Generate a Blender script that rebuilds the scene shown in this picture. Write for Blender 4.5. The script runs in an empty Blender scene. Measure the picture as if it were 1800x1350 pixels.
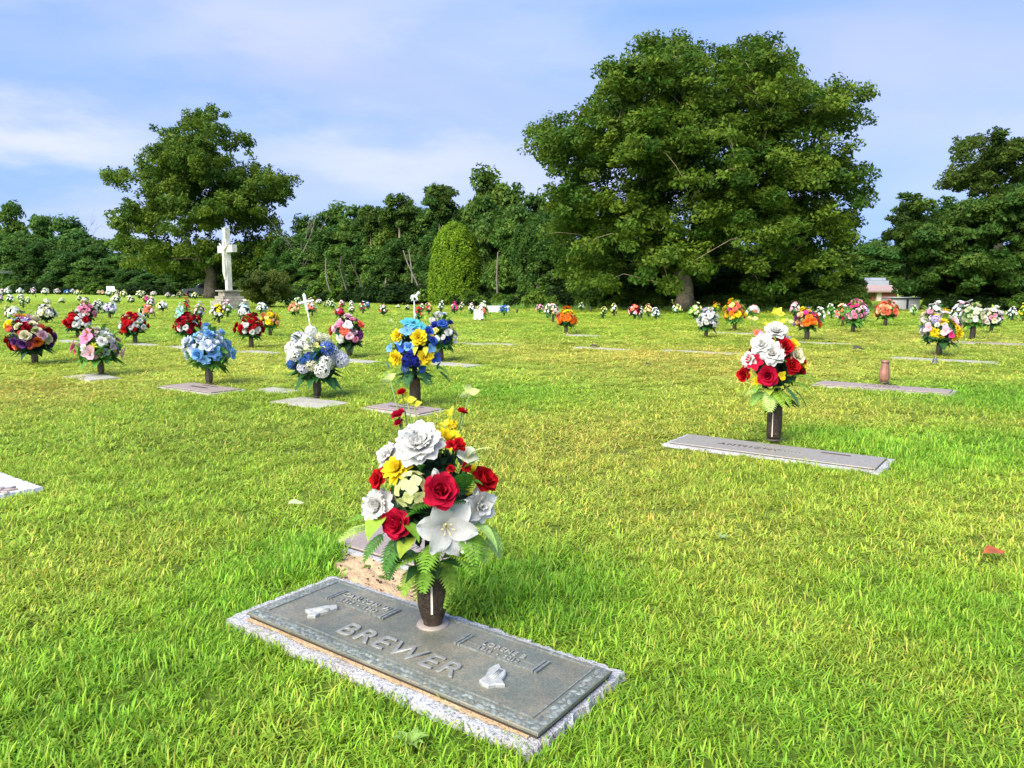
import bpy, bmesh, math, random
import numpy as np
from mathutils import Vector, Matrix, Quaternion
from mathutils.geometry import tessellate_polygon

sc = bpy.context.scene
C = sc.collection
rad = math.radians
# ------------------------------------------------------------------ camera
CH = 1.25; F = 1330.0; PITCH = math.atan((675 - 502) / F)
cam = bpy.data.cameras.new('camera'); camo = bpy.data.objects.new('camera', cam); C.objects.link(camo)
camo.location = (0, 0, CH); camo.rotation_euler = (math.pi / 2 - PITCH, 0, 0)
cam.sensor_width = 36; cam.lens = F / 1800 * 36; cam.clip_start = 0.05; cam.clip_end = 4000
sc.camera = camo
# ------------------------------------------------------------------ sky and sun
SUN_EL = rad(43); SUN_AZ = rad(215)          # azimuth clockwise from +Y: behind the camera, to the left
world = bpy.data.worlds.new('World'); sc.world = world; world.use_nodes = True
nt = world.node_tree; nt.nodes.clear()
def N(nt, t, **k):
    n = nt.nodes.new(t)
    for a, b in k.items():
        if a == 'ins':
            for q, v in b.items(): n.inputs[q].default_value = v
        else: setattr(n, a, b)
    return n
L = lambda nt, a, b: nt.links.new(a, b)
sky = N(nt, 'ShaderNodeTexSky', sky_type='NISHITA', sun_disc=False, sun_elevation=SUN_EL, sun_rotation=SUN_AZ, altitude=200, air_density=1.0, dust_density=1.0, ozone_density=3.0)
tc = N(nt, 'ShaderNodeTexCoord')
mp = N(nt, 'ShaderNodeMapping'); mp.inputs['Scale'].default_value = (1.0, 1.2, 4.2); mp.inputs['Rotation'].default_value = (0, rad(14), rad(10))
no = N(nt, 'ShaderNodeTexNoise', ins={'Scale': 1.25, 'Detail': 6.0, 'Roughness': 0.46, 'Distortion': 0.5})
cr = N(nt, 'ShaderNodeValToRGB'); cr.color_ramp.elements[0].position = 0.40; cr.color_ramp.elements[1].position = 0.78
cr.color_ramp.interpolation = 'EASE'
cr.color_ramp.elements[0].color = (.50, .93, 2.2, 1); cr.color_ramp.elements[1].color = (1.12, 1.25, 2.06, 1)
mx = N(nt, 'ShaderNodeMix', data_type='RGBA'); mx.inputs['Factor'].default_value = .93
bg = N(nt, 'ShaderNodeBackground'); bg.inputs['Strength'].default_value = 0.075
wo = N(nt, 'ShaderNodeOutputWorld')
L(nt, tc.outputs['Generated'], mp.inputs['Vector']); L(nt, mp.outputs[0], no.inputs['Vector']); L(nt, no.outputs['Fac'], cr.inputs['Fac'])
L(nt, cr.outputs['Color'], mx.inputs['B']); L(nt, sky.outputs[0], mx.inputs['A']); 
def M_(op, a, b=None, c=None):
    n = N(nt, 'ShaderNodeMath', operation=op)
    for i, v in enumerate((a, b, c)):
        if v is None: continue
        if isinstance(v, (int, float)): n.inputs[i].default_value = v
        else: L(nt, v, n.inputs[i])
    return n.outputs[0]
# long wind-drawn clouds low on the left
sx = N(nt, 'ShaderNodeSeparateXYZ'); L(nt, tc.outputs['Generated'], sx.inputs[0])
n2 = N(nt, 'ShaderNodeTexNoise', ins={'Scale': 7.0, 'Detail': 6.0, 'Roughness': .6}); mp2 = N(nt, 'ShaderNodeMapping'); mp2.inputs['Scale'].default_value = (.8, .8, 2.4); L(nt, tc.outputs['Generated'], mp2.inputs[0]); L(nt, mp2.outputs[0], n2.inputs[0])
yy = M_('MAXIMUM', sx.outputs[1], .05); U = M_('DIVIDE', sx.outputs[0], yy); Vv = M_('DIVIDE', sx.outputs[2], yy); wob = M_('MULTIPLY', M_('SUBTRACT', n2.outputs['Fac'], .5), .16)
acc = None
for (cu_, cv_, a_, b_, sl_, am) in [(-.60, .175, .22, .045, -.10, .85), (-.17, .165, .26, .036, -.16, .6), (-.25, .34, .35, .05, .10, .40), (.02, .30, .16, .05, -.1, .35), (-.62, .42, .3, .05, .2, .45), (-.55, .075, .3, .03, 0, .4), (.9, .2, .3, .03, .05, .6), (-1.2, .25, .35, .04, .05, .6)]:
    du = M_('SUBTRACT', U, cu_); dv = M_('SUBTRACT', M_('ADD', Vv, wob), M_('MULTIPLY_ADD', du, sl_, cv_)); e_ = M_('ADD', M_('POWER', M_('ABSOLUTE', M_('DIVIDE', du, a_)), 2.0), M_('POWER', M_('ABSOLUTE', M_('DIVIDE', dv, b_)), 2.0))
    g_ = M_('MULTIPLY', M_('EXPONENT', M_('MULTIPLY', e_, -1.0)), am); acc = g_ if acc is None else M_('MAXIMUM', acc, g_)
front = M_('GREATER_THAN', sx.outputs[1], .1); acc = M_('MULTIPLY', acc, front); mc = N(nt, 'ShaderNodeMix', data_type='RGBA'); mc.inputs['B'].default_value = (1.72, 1.82, 2.34, 1); L(nt, acc, mc.inputs['Factor']); L(nt, mx.outputs['Result'], mc.inputs['A']); L(nt, mc.outputs['Result'], bg.inputs['Color']); L(nt, bg.outputs[0], wo.inputs[0])
sl = bpy.data.lights.new('sun', 'SUN'); sl.energy = 1.5; sl.angle = rad(55); sl.color = (1.0, 0.95, 0.86)
so = bpy.data.objects.new('sun', sl); C.objects.link(so)
sd = Vector((math.sin(SUN_AZ) * math.cos(SUN_EL), math.cos(SUN_AZ) * math.cos(SUN_EL), math.sin(SUN_EL)))
so.rotation_euler = sd.to_track_quat('Z', 'Y').to_euler()
sc.view_settings.view_transform = 'Standard'; sc.view_settings.look = 'None'; sc.view_settings.gamma = 1; sc.view_settings.use_curve_mapping = False
sc.view_settings.exposure = 2.75
sc.render.film_transparent = False

# ------------------------------------------------------------------ helpers
def ray(x, y):
    u = (x - 900) / F; v = (y - 675) / F
    return np.array([u, math.cos(PITCH) - v * math.sin(PITCH), -math.sin(PITCH) - v * math.cos(PITCH)])
def G(x, y, z=0.0):                 # ground point seen at a photo position
    d = ray(x, y); t = (CH - z) / -d[2]; return np.array([d[0] * t, d[1] * t, z])
def AT(x, y, Y):                    # point at forward distance Y
    d = ray(x, y); t = Y / d[1]; return np.array([0, 0, CH]) + d * t
def srgb(r, g, b, a=1):
    f = lambda c: (c / 12.92 if c <= .04045 else ((c + .055) / 1.055) ** 2.4)
    return (f(r / 255), f(g / 255), f(b / 255), a)
def lk(o, parent=None):
    C.objects.link(o)
    if parent is not None: o.parent = parent
    return o
def tag(o, label=None, cat=None, group=None, kind=None):
    if label: o['label'] = label
    if cat: o['category'] = cat
    if group: o['group'] = group
    if kind: o['kind'] = kind
    return o
def empty(name, loc, rz=0):
    o = bpy.data.objects.new(name, None); o.location = loc; o.rotation_euler = (0, 0, rz); o.empty_display_size = .1
    return lk(o)
def mesh_np(name, V, Fc, mats=(), tint=None, smooth=False):
    """V (n,3); Fc: list of faces or (m,k) array; tint: per-vertex (n,3)"""
    me = bpy.data.meshes.new(name)
    V = np.asarray(V, dtype=np.float32)
    if isinstance(Fc, np.ndarray):
        m, k = Fc.shape
        me.vertices.add(len(V)); me.vertices.foreach_set('co', V.ravel())
        me.loops.add(m * k); me.polygons.add(m)
        me.loops.foreach_set('vertex_index', Fc.ravel().astype(np.int32))
        me.polygons.foreach_set('loop_start', np.arange(0, m * k, k, dtype=np.int32))
        me.update(calc_edges=True)
    else:
        me.from_pydata(V.tolist(), [], [list(f) for f in Fc]); me.update()
    for mt in mats: me.materials.append(mt)
    if tint is not None:
        a = me.attributes.new('tint', 'FLOAT_COLOR', 'POINT')
        T = np.ones((len(V), 4), dtype=np.float32); T[:, :3] = tint
        a.data.foreach_set('color', T.ravel())
    if smooth: me.polygons.foreach_set('use_smooth', np.ones(len(me.polygons), dtype=bool))
    return me
class MB:
    def __init__(s): s.V = []; s.F = []; s.T = []; s.n = 0
    def add(s, V, Fc, t=(1, 1, 1)):
        V = np.asarray(V, dtype=float)
        s.V.append(V); s.F += [tuple(int(i) + s.n for i in f) for f in Fc]
        t = np.asarray(t, dtype=float)
        s.T.append(np.broadcast_to(t, (len(V), 3)).copy()); s.n += len(V); return s
    def box(s, c, h, rz=0, t=(1, 1, 1), M=None):
        c = np.array(c); hx, hy, hz = h
        P = np.array([[x, y, z] for z in (-hz, hz) for y in (-hy, hy) for x in (-hx, hx)], dtype=float)
        cz, sz = math.cos(rz), math.sin(rz)
        P = P @ np.array([[cz, sz, 0], [-sz, cz, 0], [0, 0, 1]]) + c
        if M is not None: P = P @ M.T
        return s.add(P, [(0, 2, 3, 1), (4, 5, 7, 6), (0, 1, 5, 4), (2, 6, 7, 3), (0, 4, 6, 2), (1, 3, 7, 5)], t)
    def tube(s, pts, rs, k=6, t=(1, 1, 1), cap=True):
        pts = np.asarray(pts, dtype=float); n = len(pts); rs = np.broadcast_to(rs, (n,))
        tg = np.gradient(pts, axis=0); tg /= np.linalg.norm(tg, axis=1)[:, None] + 1e-9
        ref = np.array([0, 0, 1.]) if abs(tg[0][2]) < .9 else np.array([1., 0, 0])
        V = []
        for i in range(n):
            a = np.cross(tg[i], ref); a /= np.linalg.norm(a) + 1e-9; b = np.cross(tg[i], a)
            for j in range(k):
                w = 2 * math.pi * j / k; V.append(pts[i] + rs[i] * (math.cos(w) * a + math.sin(w) * b))
        Fc = [(i * k + j, i * k + (j + 1) % k, (i + 1) * k + (j + 1) % k, (i + 1) * k + j) for i in range(n - 1) for j in range(k)]
        if cap: Fc += [tuple(range(k))[::-1], tuple(range((n - 1) * k, n * k))]
        return s.add(V, Fc, t)
    def lathe(s, prof, k=16, c=(0, 0, 0), t=(1, 1, 1), flute=0, nf=8):
        V = []; 
        for (r, z) in prof:
            for j in range(k):
                w = 2 * math.pi * j / k; rr = r * (1 - flute * (0.5 - 0.5 * math.cos(nf * w))); V.append((c[0] + rr * math.cos(w), c[1] + rr * math.sin(w), c[2] + z))
        n = len(prof)
        Fc = [(i * k + j, i * k + (j + 1) % k, (i + 1) * k + (j + 1) % k, (i + 1) * k + j) for i in range(n - 1) for j in range(k)]
        return s.add(V, Fc, t)
    def mesh(s, name, mat, smooth=False):
        me = mesh_np(name, np.concatenate(s.V), s.F, [mat] if not isinstance(mat, (list, tuple)) else mat, np.concatenate(s.T), smooth)
        return me
    def obj(s, name, mat, parent=None, smooth=False):
        return lk(bpy.data.objects.new(name, s.mesh(name, mat, smooth)), parent)
def prism(mb, poly, z0, z1, t=(1, 1, 1), bev=0.0):
    """extruded outline (local xy) with an optional chamfered top"""
    P = np.array(poly, dtype=float); n = len(P)
    ctr = P.mean(0)
    if bev:
        e = np.roll(P, -1, 0) - np.roll(P, 1, 0); nn = np.stack([e[:, 1], -e[:, 0]], 1); nn /= np.linalg.norm(nn, axis=1)[:, None] + 1e-9
        area = 0.5 * np.sum(P[:, 0] * np.roll(P[:, 1], -1) - np.roll(P[:, 0], -1) * P[:, 1])
        if area < 0: nn = -nn
        Pt = P - nn * bev; zs = [z0, z1 - bev, z1]; R = [P, P, Pt]
    else: zs = [z0, z1]; R = [P, P]
    V = []
    for q, z in zip(R, zs): V += [(a, b, z) for a, b in q]
    Fc = [(i * n + j, i * n + (j + 1) % n, (i + 1) * n + (j + 1) % n, (i + 1) * n + j) for i in range(len(zs) - 1) for j in range(n)]
    off = (len(zs) - 1) * n
    tri = tessellate_polygon([[Vector((a, b, 0)) for a, b in R[-1]]])
    Fc += [tuple(off + i for i in f) for f in tri]
    return mb.add(V, Fc, t)

# ------------------------------------------------------------------ materials
def mat(name, base=(.5, .5, .5, 1), rough=.6, metal=0, spec=.5, attr=False, objcol=False, transl=0, noise=None, bump=None, hue=None, sheen=0):
    m = bpy.data.materials.new(name); m.use_nodes = True; t = m.node_tree; b = t.nodes['Principled BSDF']; out = t.nodes['Material Output']
    b.inputs['Roughness'].default_value = rough; b.inputs['Metallic'].default_value = metal; b.inputs['Specular IOR Level'].default_value = spec
    cur = None
    def mul(a, c):
        n = N(t, 'ShaderNodeMix', data_type='RGBA', blend_type='MULTIPLY'); n.inputs['Factor'].default_value = 1
        L(t, a, n.inputs['A']); 
        if hasattr(c, 'default_value') or hasattr(c, 'is_output'): L(t, c, n.inputs['B'])
        return n.outputs['Result']
    rgb = N(t, 'ShaderNodeRGB'); rgb.outputs[0].default_value = base; cur = rgb.outputs[0]
    co = N(t, 'ShaderNodeTexCoord')
    if attr: a = N(t, 'ShaderNodeAttribute', attribute_name='tint'); cur = mul(cur, a.outputs['Color'])
    if objcol: o = N(t, 'ShaderNodeObjectInfo'); cur = mul(cur, o.outputs['Color'])
    if noise:                           # list of (scale, colourA, colourB, lo, hi, type)
        for (s, ca, cb, lo, hi, kind) in noise:
            if kind == 'voro': nn = N(t, 'ShaderNodeTexVoronoi', ins={'Scale': s}); src = nn.outputs['Color']
            else: nn = N(t, 'ShaderNodeTexNoise', ins={'Scale': s, 'Detail': 5.0, 'Roughness': .6}); src = nn.outputs['Fac']
            L(t, co.outputs['Object'], nn.inputs['Vector'])
            r = N(t, 'ShaderNodeValToRGB'); r.color_ramp.elements[0].position = lo; r.color_ramp.elements[1].position = hi
            r.color_ramp.elements[0].color = ca; r.color_ramp.elements[1].color = cb
            L(t, src, r.inputs['Fac']); cur = mul(cur, r.outputs['Color'])
    L(t, cur, b.inputs['Base Color'])
    if bump:
        (s, st, dist) = bump
        nn = N(t, 'ShaderNodeTexNoise', ins={'Scale': s, 'Detail': 6.0, 'Roughness': .65}); L(t, co.outputs['Object'], nn.inputs['Vector'])
        bp = N(t, 'ShaderNodeBump', ins={'Strength': st, 'Distance': dist}); L(t, nn.outputs['Fac'], bp.inputs['Height']); L(t, bp.outputs[0], b.inputs['Normal'])
    if transl:
        tr = N(t, 'ShaderNodeBsdfTranslucent'); L(t, cur, tr.inputs['Color'])
        ms = N(t, 'ShaderNodeMixShader'); ms.inputs[0].default_value = transl
        L(t, b.outputs[0], ms.inputs[1]); L(t, tr.outputs[0], ms.inputs[2]); L(t, ms.outputs[0], out.inputs['Surface'])
    return m
W1 = (1, 1, 1, 1)
def grey(v): return (v, v, v, 1)
M_leaf = mat('tree_leaf', W1, .6, attr=True, transl=.42, spec=.12, objcol=True)
M_bark = mat('bark', (.20, .165, .12, 1), .95, attr=True, noise=[(3, grey(.5), grey(1.25), .3, .7, 'n'), (14, grey(.6), grey(1.15), .35, .65, 'n')], bump=(12, .9, .06), spec=.1)
M_barkpale = mat('pale_bark', (.20, .18, .15, 1), .95, noise=[(3, grey(.6), grey(1.1), .3, .7, 'n')], bump=(10, .8, .05), spec=.1)
M_petal = mat('silk_petal', W1, .7, attr=True, objcol=True, transl=.3, spec=.15, noise=[(5, grey(.92), grey(1.06), .3, .7, 'n'), (38, grey(.93), grey(1.06), .35, .65, 'n')], bump=(32, .5, .03))
M_silk = mat('silk_leaf', W1, .5, attr=True, objcol=True, transl=.25, spec=.3, noise=[(6, grey(.78), grey(1.12), .3, .7, 'n')], bump=(28, .4, .03))
M_far = mat('far_flowers', W1, .7, attr=True, transl=.15, spec=.2)
M_bronze = mat('vase_bronze', (.085, .058, .04, 1), .42, .55, noise=[(30, grey(.45), grey(1.3), .35, .7, 'n'), (9, grey(.7), (1.1, 1.12, 1.05, 1), .3, .7, 'n')], bump=(75, .9, .01))
M_bronze_s = mat('vase_smooth_bronze', (.10, .08, .062, 1), .36, .5, objcol=True, noise=[(12, grey(.6), grey(1.2), .3, .7, 'n')], bump=(60, .15, .004))
M_copper = mat('vase_copper', (.36, .17, .12, 1), .5, .35, noise=[(14, grey(.65), grey(1.15), .3, .7, 'n')])
M_gran = mat('granite', (.36, .36, .37, 1), .85, noise=[(70, grey(.18), grey(1.1), .30, .46, 'n'), (160, grey(.45), grey(1.15), .33, .52, 'n'), (5, (.85, .78, .66, 1), grey(1.05), .3, .6, 'n')], bump=(60, 1.0, .012), spec=.3)
M_granf = mat('granite_far', (.34, .325, .28, 1), .9, noise=[(40, grey(.7), grey(1.1), .3, .6, 'n'), (4, (.8, .8, .7, 1), grey(1.1), .3, .7, 'n')], bump=(40, .4, .01), spec=.2)
M_plate = mat('plate_bronze', (.155, .152, .122, 1), .5, .12, noise=[(4, grey(.75), grey(1.2), .3, .7, 'n'), (160, grey(.7), grey(1.2), .35, .65, 'n'), (11, (.75, .85, .82, 1), (1.2, 1.1, .95, 1), .35, .65, 'n')], bump=(260, .25, .002))
M_border = mat('plate_border', (.20, .215, .19, 1), .5, .3, attr=True, noise=[(14, grey(.7), grey(1.25), .3, .7, 'n'), (90, grey(.65), grey(1.25), .35, .65, 'n')], bump=(120, .5, .003))
M_handrelief = mat('hand_relief', (.34, .345, .31, 1), .5, .1, noise=[(60, grey(.8), grey(1.1), .35, .65, 'n')])
M_relief = mat('plate_relief', (.235, .235, .205, 1), .5, .2, noise=[(60, grey(.8), grey(1.1), .35, .65, 'n')], bump=(140, .3, .002))
M_edge = mat('plate_edge', (.07, .055, .04, 1), .6, .3)
M_brown = mat('plate_brown', (.30, .235, .195, 1), .55, .15, noise=[(30, grey(.85), grey(1.1), .35, .65, 'n')])
M_sand = mat('sand', (.54, .37, .21, 1), .95, noise=[(9, grey(.75), grey(1.15), .3, .7, 'n'), (120, grey(.6), grey(1.15), .32, .5, 'n')], bump=(60, .9, .02), spec=.1)
M_stone = mat('statue_stone', (.56, .55, .51, 1), .85, noise=[(3.5, (.68, .70, .60, 1), grey(1.05), .36, .6, 'n'), (18, grey(.8), grey(1.05), .3, .6, 'n')], bump=(30, .3, .02), spec=.2)
M_cement = mat('step_stone', (.36, .325, .255, 1), .9, noise=[(6, grey(.65), grey(1.15), .3, .7, 'n'), (25, grey(.7), grey(1.1), .3, .7, 'n')], bump=(25, .6, .03), spec=.2)
M_paint = mat('truck_paint', (.20, .205, .215, 1), .18, .2); M_glass = mat('dark_glass', (.02, .025, .03, 1), .08, 0, spec=.8)
M_rub = mat('rubber', (.02, .02, .02, 1), .8); M_chrome = mat('chrome', (.7, .7, .72, 1), .2, 1); M_lamp = mat('lamp_glass', (.85, .85, .86, 1), .2)
M_white = mat('white_paint', (.78, .78, .76, 1), .6, noise=[(6, grey(.88), grey(1.02), .3, .7, 'n')])
M_brick = mat('red_brick', (.33, .12, .08, 1), .9, noise=[(9, grey(.75), grey(1.15), .3, .7, 'n')])
M_roof = mat('grey_roof', (.30, .33, .37, 1), .8, noise=[(5, grey(.8), grey(1.1), .3, .7, 'n')]); M_fascia = mat('cream_fascia', (.72, .62, .50, 1), .7); M_pinkroof = mat('pale_soffit', (.30, .21, .18, 1), .7)
M_wood = mat('pole_wood', (.20, .165, .13, 1), .9, noise=[(8, grey(.7), grey(1.1), .3, .7, 'n')]); M_wire = mat('wire', (.16, .18, .18, 1), .5)
M_dark = mat('dark_plastic', (.035, .037, .04, 1), .4); M_dead = mat('fallen_leaf', (.34, .085, .02, 1), .5, noise=[(40, grey(.7), grey(1.2), .3, .7, 'n')], transl=.15)
M_twig = mat('twig', (.05, .04, .03, 1), .9); M_soil = mat('soil', (.05, .04, .028, 1), .95)

# ------------------------------------------------------------------ lawn colour field
rng = np.random.default_rng(7)
_ws = [(rng.uniform(0, 2 * np.pi), rng.uniform(0, 2 * np.pi), f) for f in (.35, .5, .7, .9, 1.3, 1.7, 2.3, 3.1, 4.5, 6.) for _ in range(3)]
def patch(x, y):
    s = np.zeros_like(x); w = 0
    for (a, p, f) in _ws:
        s += np.sin((x * math.cos(a) + y * math.sin(a)) * f + p + 1.3 * np.sin(f * .6 * (x * math.sin(a) - y * math.cos(a)) + p * 2)) / f ** .6; w += 1 / f ** .6
    return np.clip(.5 + 1.5 * s / w, 0, 1)
LUSH = [(G(540, 985), .30, 1.0), (G(930, 1040), .38, 1.0), (G(820, 1035), .2, 1.0), (G(1000, 1085), .2, .8), (G(1480, 770), .55, .8), (G(1600, 800), .7, .8), (G(1760, 790), .8, .9), (G(450, 1060), .35, .6), (G(120, 1300), .5, .5),
        (G(1450, 1290), .5, .4), (G(720, 1290), .3, .4), (G(900, 690), 1.0, .5), (G(1780, 700), 1.2, .8), (G(1750, 1100), .5, .4), (G(1020, 1300), .4, .3), (G(300, 1180), .5, .5)]
DRY = [(G(930, 800), 1.3, .8), (G(1080, 760), 1.0, .55), (G(60, 690), 1.6, .9), (G(230, 960), .5, .35), (G(420, 760), 1.2, .5), (G(1250, 640), 3.5, .9), (G(1600, 600), 4, .8), (G(1000, 620), 3.0, .7), (G(300, 640), 3, .5), (G(1200, 900), .8, .45), (G(600, 800), .8, .5), (G(1550, 1180), .4, .5), (G(240, 1240), .3, .3)]
def lawn(x, y):
    n = patch(x, y); n2 = patch(x * 2.7 + 31, y * 2.7 - 11); lush = np.zeros_like(x); dry = np.zeros_like(x)
    for (c, r, a) in LUSH: lush = np.maximum(lush, a * np.exp(-((x - c[0]) ** 2 + (y - c[1]) ** 2) / r ** 2))
    for (c, r, a) in DRY: dry = np.maximum(dry, a * np.exp(-((x - c[0]) ** 2 + ((y - c[1]) / 1.2) ** 2) / r ** 2))
    d = np.clip(.26 * n + .30 * n2 + dry * .8 - lush * 1.0, 0, 1)[:, None]
    l = np.clip(lush + .35 * (1 - n), 0, 1)[:, None]
    mid = np.array([.32, .475, .040]); yel = np.array([.50, .47, .085]); grn = np.array([.16, .39, .030])
    c = mid * (1 - d) + yel * d; c = c * (1 - l * .7) + grn * l * .7
    c *= (.88 + .24 * n2)[:, None]
    return c, lush, dry

# ------------------------------------------------------------------ markers (positions first; grass keeps clear of them)
TH = rad(-36.0); UX = np.array([math.cos(TH), math.sin(TH), 0]); UY = np.array([-math.sin(TH), math.cos(TH), 0])
def loc2(c, p): d = np.asarray(p)[:2] - np.asarray(c)[:2]; return np.array([d @ UX[:2], d @ UY[:2]])
RECTS = []   # (centre, hx, hy)
def near_rect(P, pad=0.0):
    m = np.zeros(len(P), bool)
    for (c, hx, hy) in RECTS:
        d = P[:, :2] - np.asarray(c)[:2]; a = d @ UX[:2]; b = d @ UY[:2]; m |= (np.abs(a) < hx + pad) & (np.abs(b) < hy + pad)
    return m

# ------------------------------------------------------------------ ground
def ground():
    ys = [-6.]; 
    while ys[-1] < 1500: ys.append(ys[-1] + max(.35, abs(ys[-1]) * .03))
    xs = [0.]
    while xs[-1] < 1500: xs.append(xs[-1] + max(.4, xs[-1] * .05))
    xs = np.array([-x for x in xs[:0:-1]] + xs); ys = np.array(ys)
    X, Y = np.meshgrid(xs, ys); nx, ny = len(xs), len(ys)
    c, _, _ = lawn(X.ravel(), Y.ravel())
    nearw = np.clip((11 - Y.ravel()) / 5, 0, 1)[:, None] * .75; c = c * (1 - nearw) + np.array([.10, .13, .02]) * nearw   # thatch and soil tone, with the shade between near blades put into it
    # faint mowing / settling bands between the rows
    V = np.stack([X.ravel(), Y.ravel(), np.zeros(nx * ny)], 1)
    idx = np.arange(nx * ny).reshape(ny, nx)
    Fc = np.stack([idx[:-1, :-1].ravel(), idx[:-1, 1:].ravel(), idx[1:, 1:].ravel(), idx[1:, :-1].ravel()], 1)
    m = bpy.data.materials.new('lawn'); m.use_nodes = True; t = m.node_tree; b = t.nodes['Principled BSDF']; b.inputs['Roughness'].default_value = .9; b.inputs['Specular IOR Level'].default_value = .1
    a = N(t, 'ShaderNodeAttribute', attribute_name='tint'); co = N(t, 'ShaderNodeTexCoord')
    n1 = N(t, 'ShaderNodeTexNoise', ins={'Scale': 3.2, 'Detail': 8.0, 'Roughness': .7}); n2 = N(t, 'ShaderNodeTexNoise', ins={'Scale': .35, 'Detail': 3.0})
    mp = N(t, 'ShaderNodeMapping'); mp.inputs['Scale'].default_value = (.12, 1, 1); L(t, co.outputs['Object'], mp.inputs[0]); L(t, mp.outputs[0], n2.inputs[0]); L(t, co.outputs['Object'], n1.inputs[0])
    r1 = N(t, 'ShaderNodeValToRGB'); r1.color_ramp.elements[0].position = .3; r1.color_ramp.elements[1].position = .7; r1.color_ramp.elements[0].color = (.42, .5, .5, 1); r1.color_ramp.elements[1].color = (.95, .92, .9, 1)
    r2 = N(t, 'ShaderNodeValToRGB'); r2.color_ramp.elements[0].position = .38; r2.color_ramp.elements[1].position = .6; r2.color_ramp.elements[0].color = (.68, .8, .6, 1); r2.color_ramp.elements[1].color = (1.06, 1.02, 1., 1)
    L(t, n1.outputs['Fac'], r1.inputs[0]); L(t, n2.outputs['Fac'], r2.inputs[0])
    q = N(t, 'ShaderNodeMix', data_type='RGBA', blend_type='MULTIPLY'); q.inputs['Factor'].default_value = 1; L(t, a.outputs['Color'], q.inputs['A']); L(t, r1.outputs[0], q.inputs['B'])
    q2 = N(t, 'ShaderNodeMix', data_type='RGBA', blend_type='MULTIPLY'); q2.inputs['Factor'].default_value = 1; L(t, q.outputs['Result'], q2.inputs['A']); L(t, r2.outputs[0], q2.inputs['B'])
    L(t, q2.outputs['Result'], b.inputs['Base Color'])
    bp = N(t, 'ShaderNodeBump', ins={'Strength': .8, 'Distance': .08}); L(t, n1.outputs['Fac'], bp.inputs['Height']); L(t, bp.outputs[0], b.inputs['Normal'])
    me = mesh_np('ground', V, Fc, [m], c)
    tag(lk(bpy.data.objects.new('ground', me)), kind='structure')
ground()

# ------------------------------------------------------------------ leaves, crowns, trees
def rand_dirs(r, n):
    v = r.normal(size=(n, 3)); return v / np.linalg.norm(v, axis=1)[:, None]
def leaf_cards(r, P, Nrm, size, tint, aspect=1.7):
    """diamond leaf quads bent a little; P (n,3), Nrm (n,3), size (n,)"""
    n = len(P); a = np.cross(Nrm, rand_dirs(r, n)); a /= np.linalg.norm(a, axis=1)[:, None] + 1e-9; b = np.cross(Nrm, a)
    s = size[:, None]
    V = np.stack([P - a * s * .5 * aspect, P - b * s * .42 + Nrm * s * .08, P + a * s * .5 * aspect, P + b * s * .42 + Nrm * s * .08], 1).reshape(-1, 3)
    Fc = np.arange(n * 4).reshape(n, 4)
    return V, Fc, np.repeat(tint, 4, 0)
def crown_points(r, lobes, ncl, rc, nleaf, flat=.6, inner=.45, sub=0, rs=1.0):
    """lobes: (cx,cy,cz,rx,ry,rz). returns cluster centres, leaf points, outward dirs, cluster id"""
    Lb = np.array(lobes)
    if sub:
        w0 = (Lb[:, 3] * Lb[:, 4] + Lb[:, 3] * Lb[:, 5] + Lb[:, 4] * Lb[:, 5]); k = r.choice(len(Lb), size=sub, p=w0 / w0.sum()); d = rand_dirs(r, sub); d[:, 2] = np.where(d[:, 2] < -.5, -d[:, 2], d[:, 2])
        R = rs * r.uniform(.55, 1.25, sub); q = Lb[k, :3] + d * np.maximum(Lb[k, 3:] - R[:, None] * .8, .1) * r.uniform(.8, 1.0, (sub, 1)); Lb = np.concatenate([q, np.stack([R, R, R * .85], 1)], 1)
    wgt = (Lb[:, 3] * Lb[:, 4] + Lb[:, 3] * Lb[:, 5] + Lb[:, 4] * Lb[:, 5]); wgt = wgt / wgt.sum()
    k = r.choice(len(Lb), size=ncl, p=wgt); d = rand_dirs(r, ncl); rr = inner + (1 - inner) * r.random(ncl) ** .6
    d[:, 2] = np.where((d[:, 2] < -.35) & (r.random(ncl) < .6), -d[:, 2], d[:, 2])
    cc = Lb[k, :3] + d * rr[:, None] * Lb[k, 3:]
    out = d / Lb[k, 3:]; out /= np.linalg.norm(out, axis=1)[:, None]
    rcs = rc * r.uniform(.6, 1.35, ncl)
    w = rcs ** 2; w /= w.sum(); cid = r.choice(ncl, size=nleaf, p=w)
    ld = rand_dirs(r, nleaf) * (r.random(nleaf)[:, None] ** .45) * rcs[cid][:, None]
    ld[:, 2] *= flat
    ax = out[cid]; ld += ax * (np.sum(ld * ax, 1) * .25)[:, None]
    P = cc[cid] + ld; P[:, 2] -= .18 * (ld[:, 0] ** 2 + ld[:, 1] ** 2) / rc
    return cc, P, ax, cid, rcs
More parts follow.
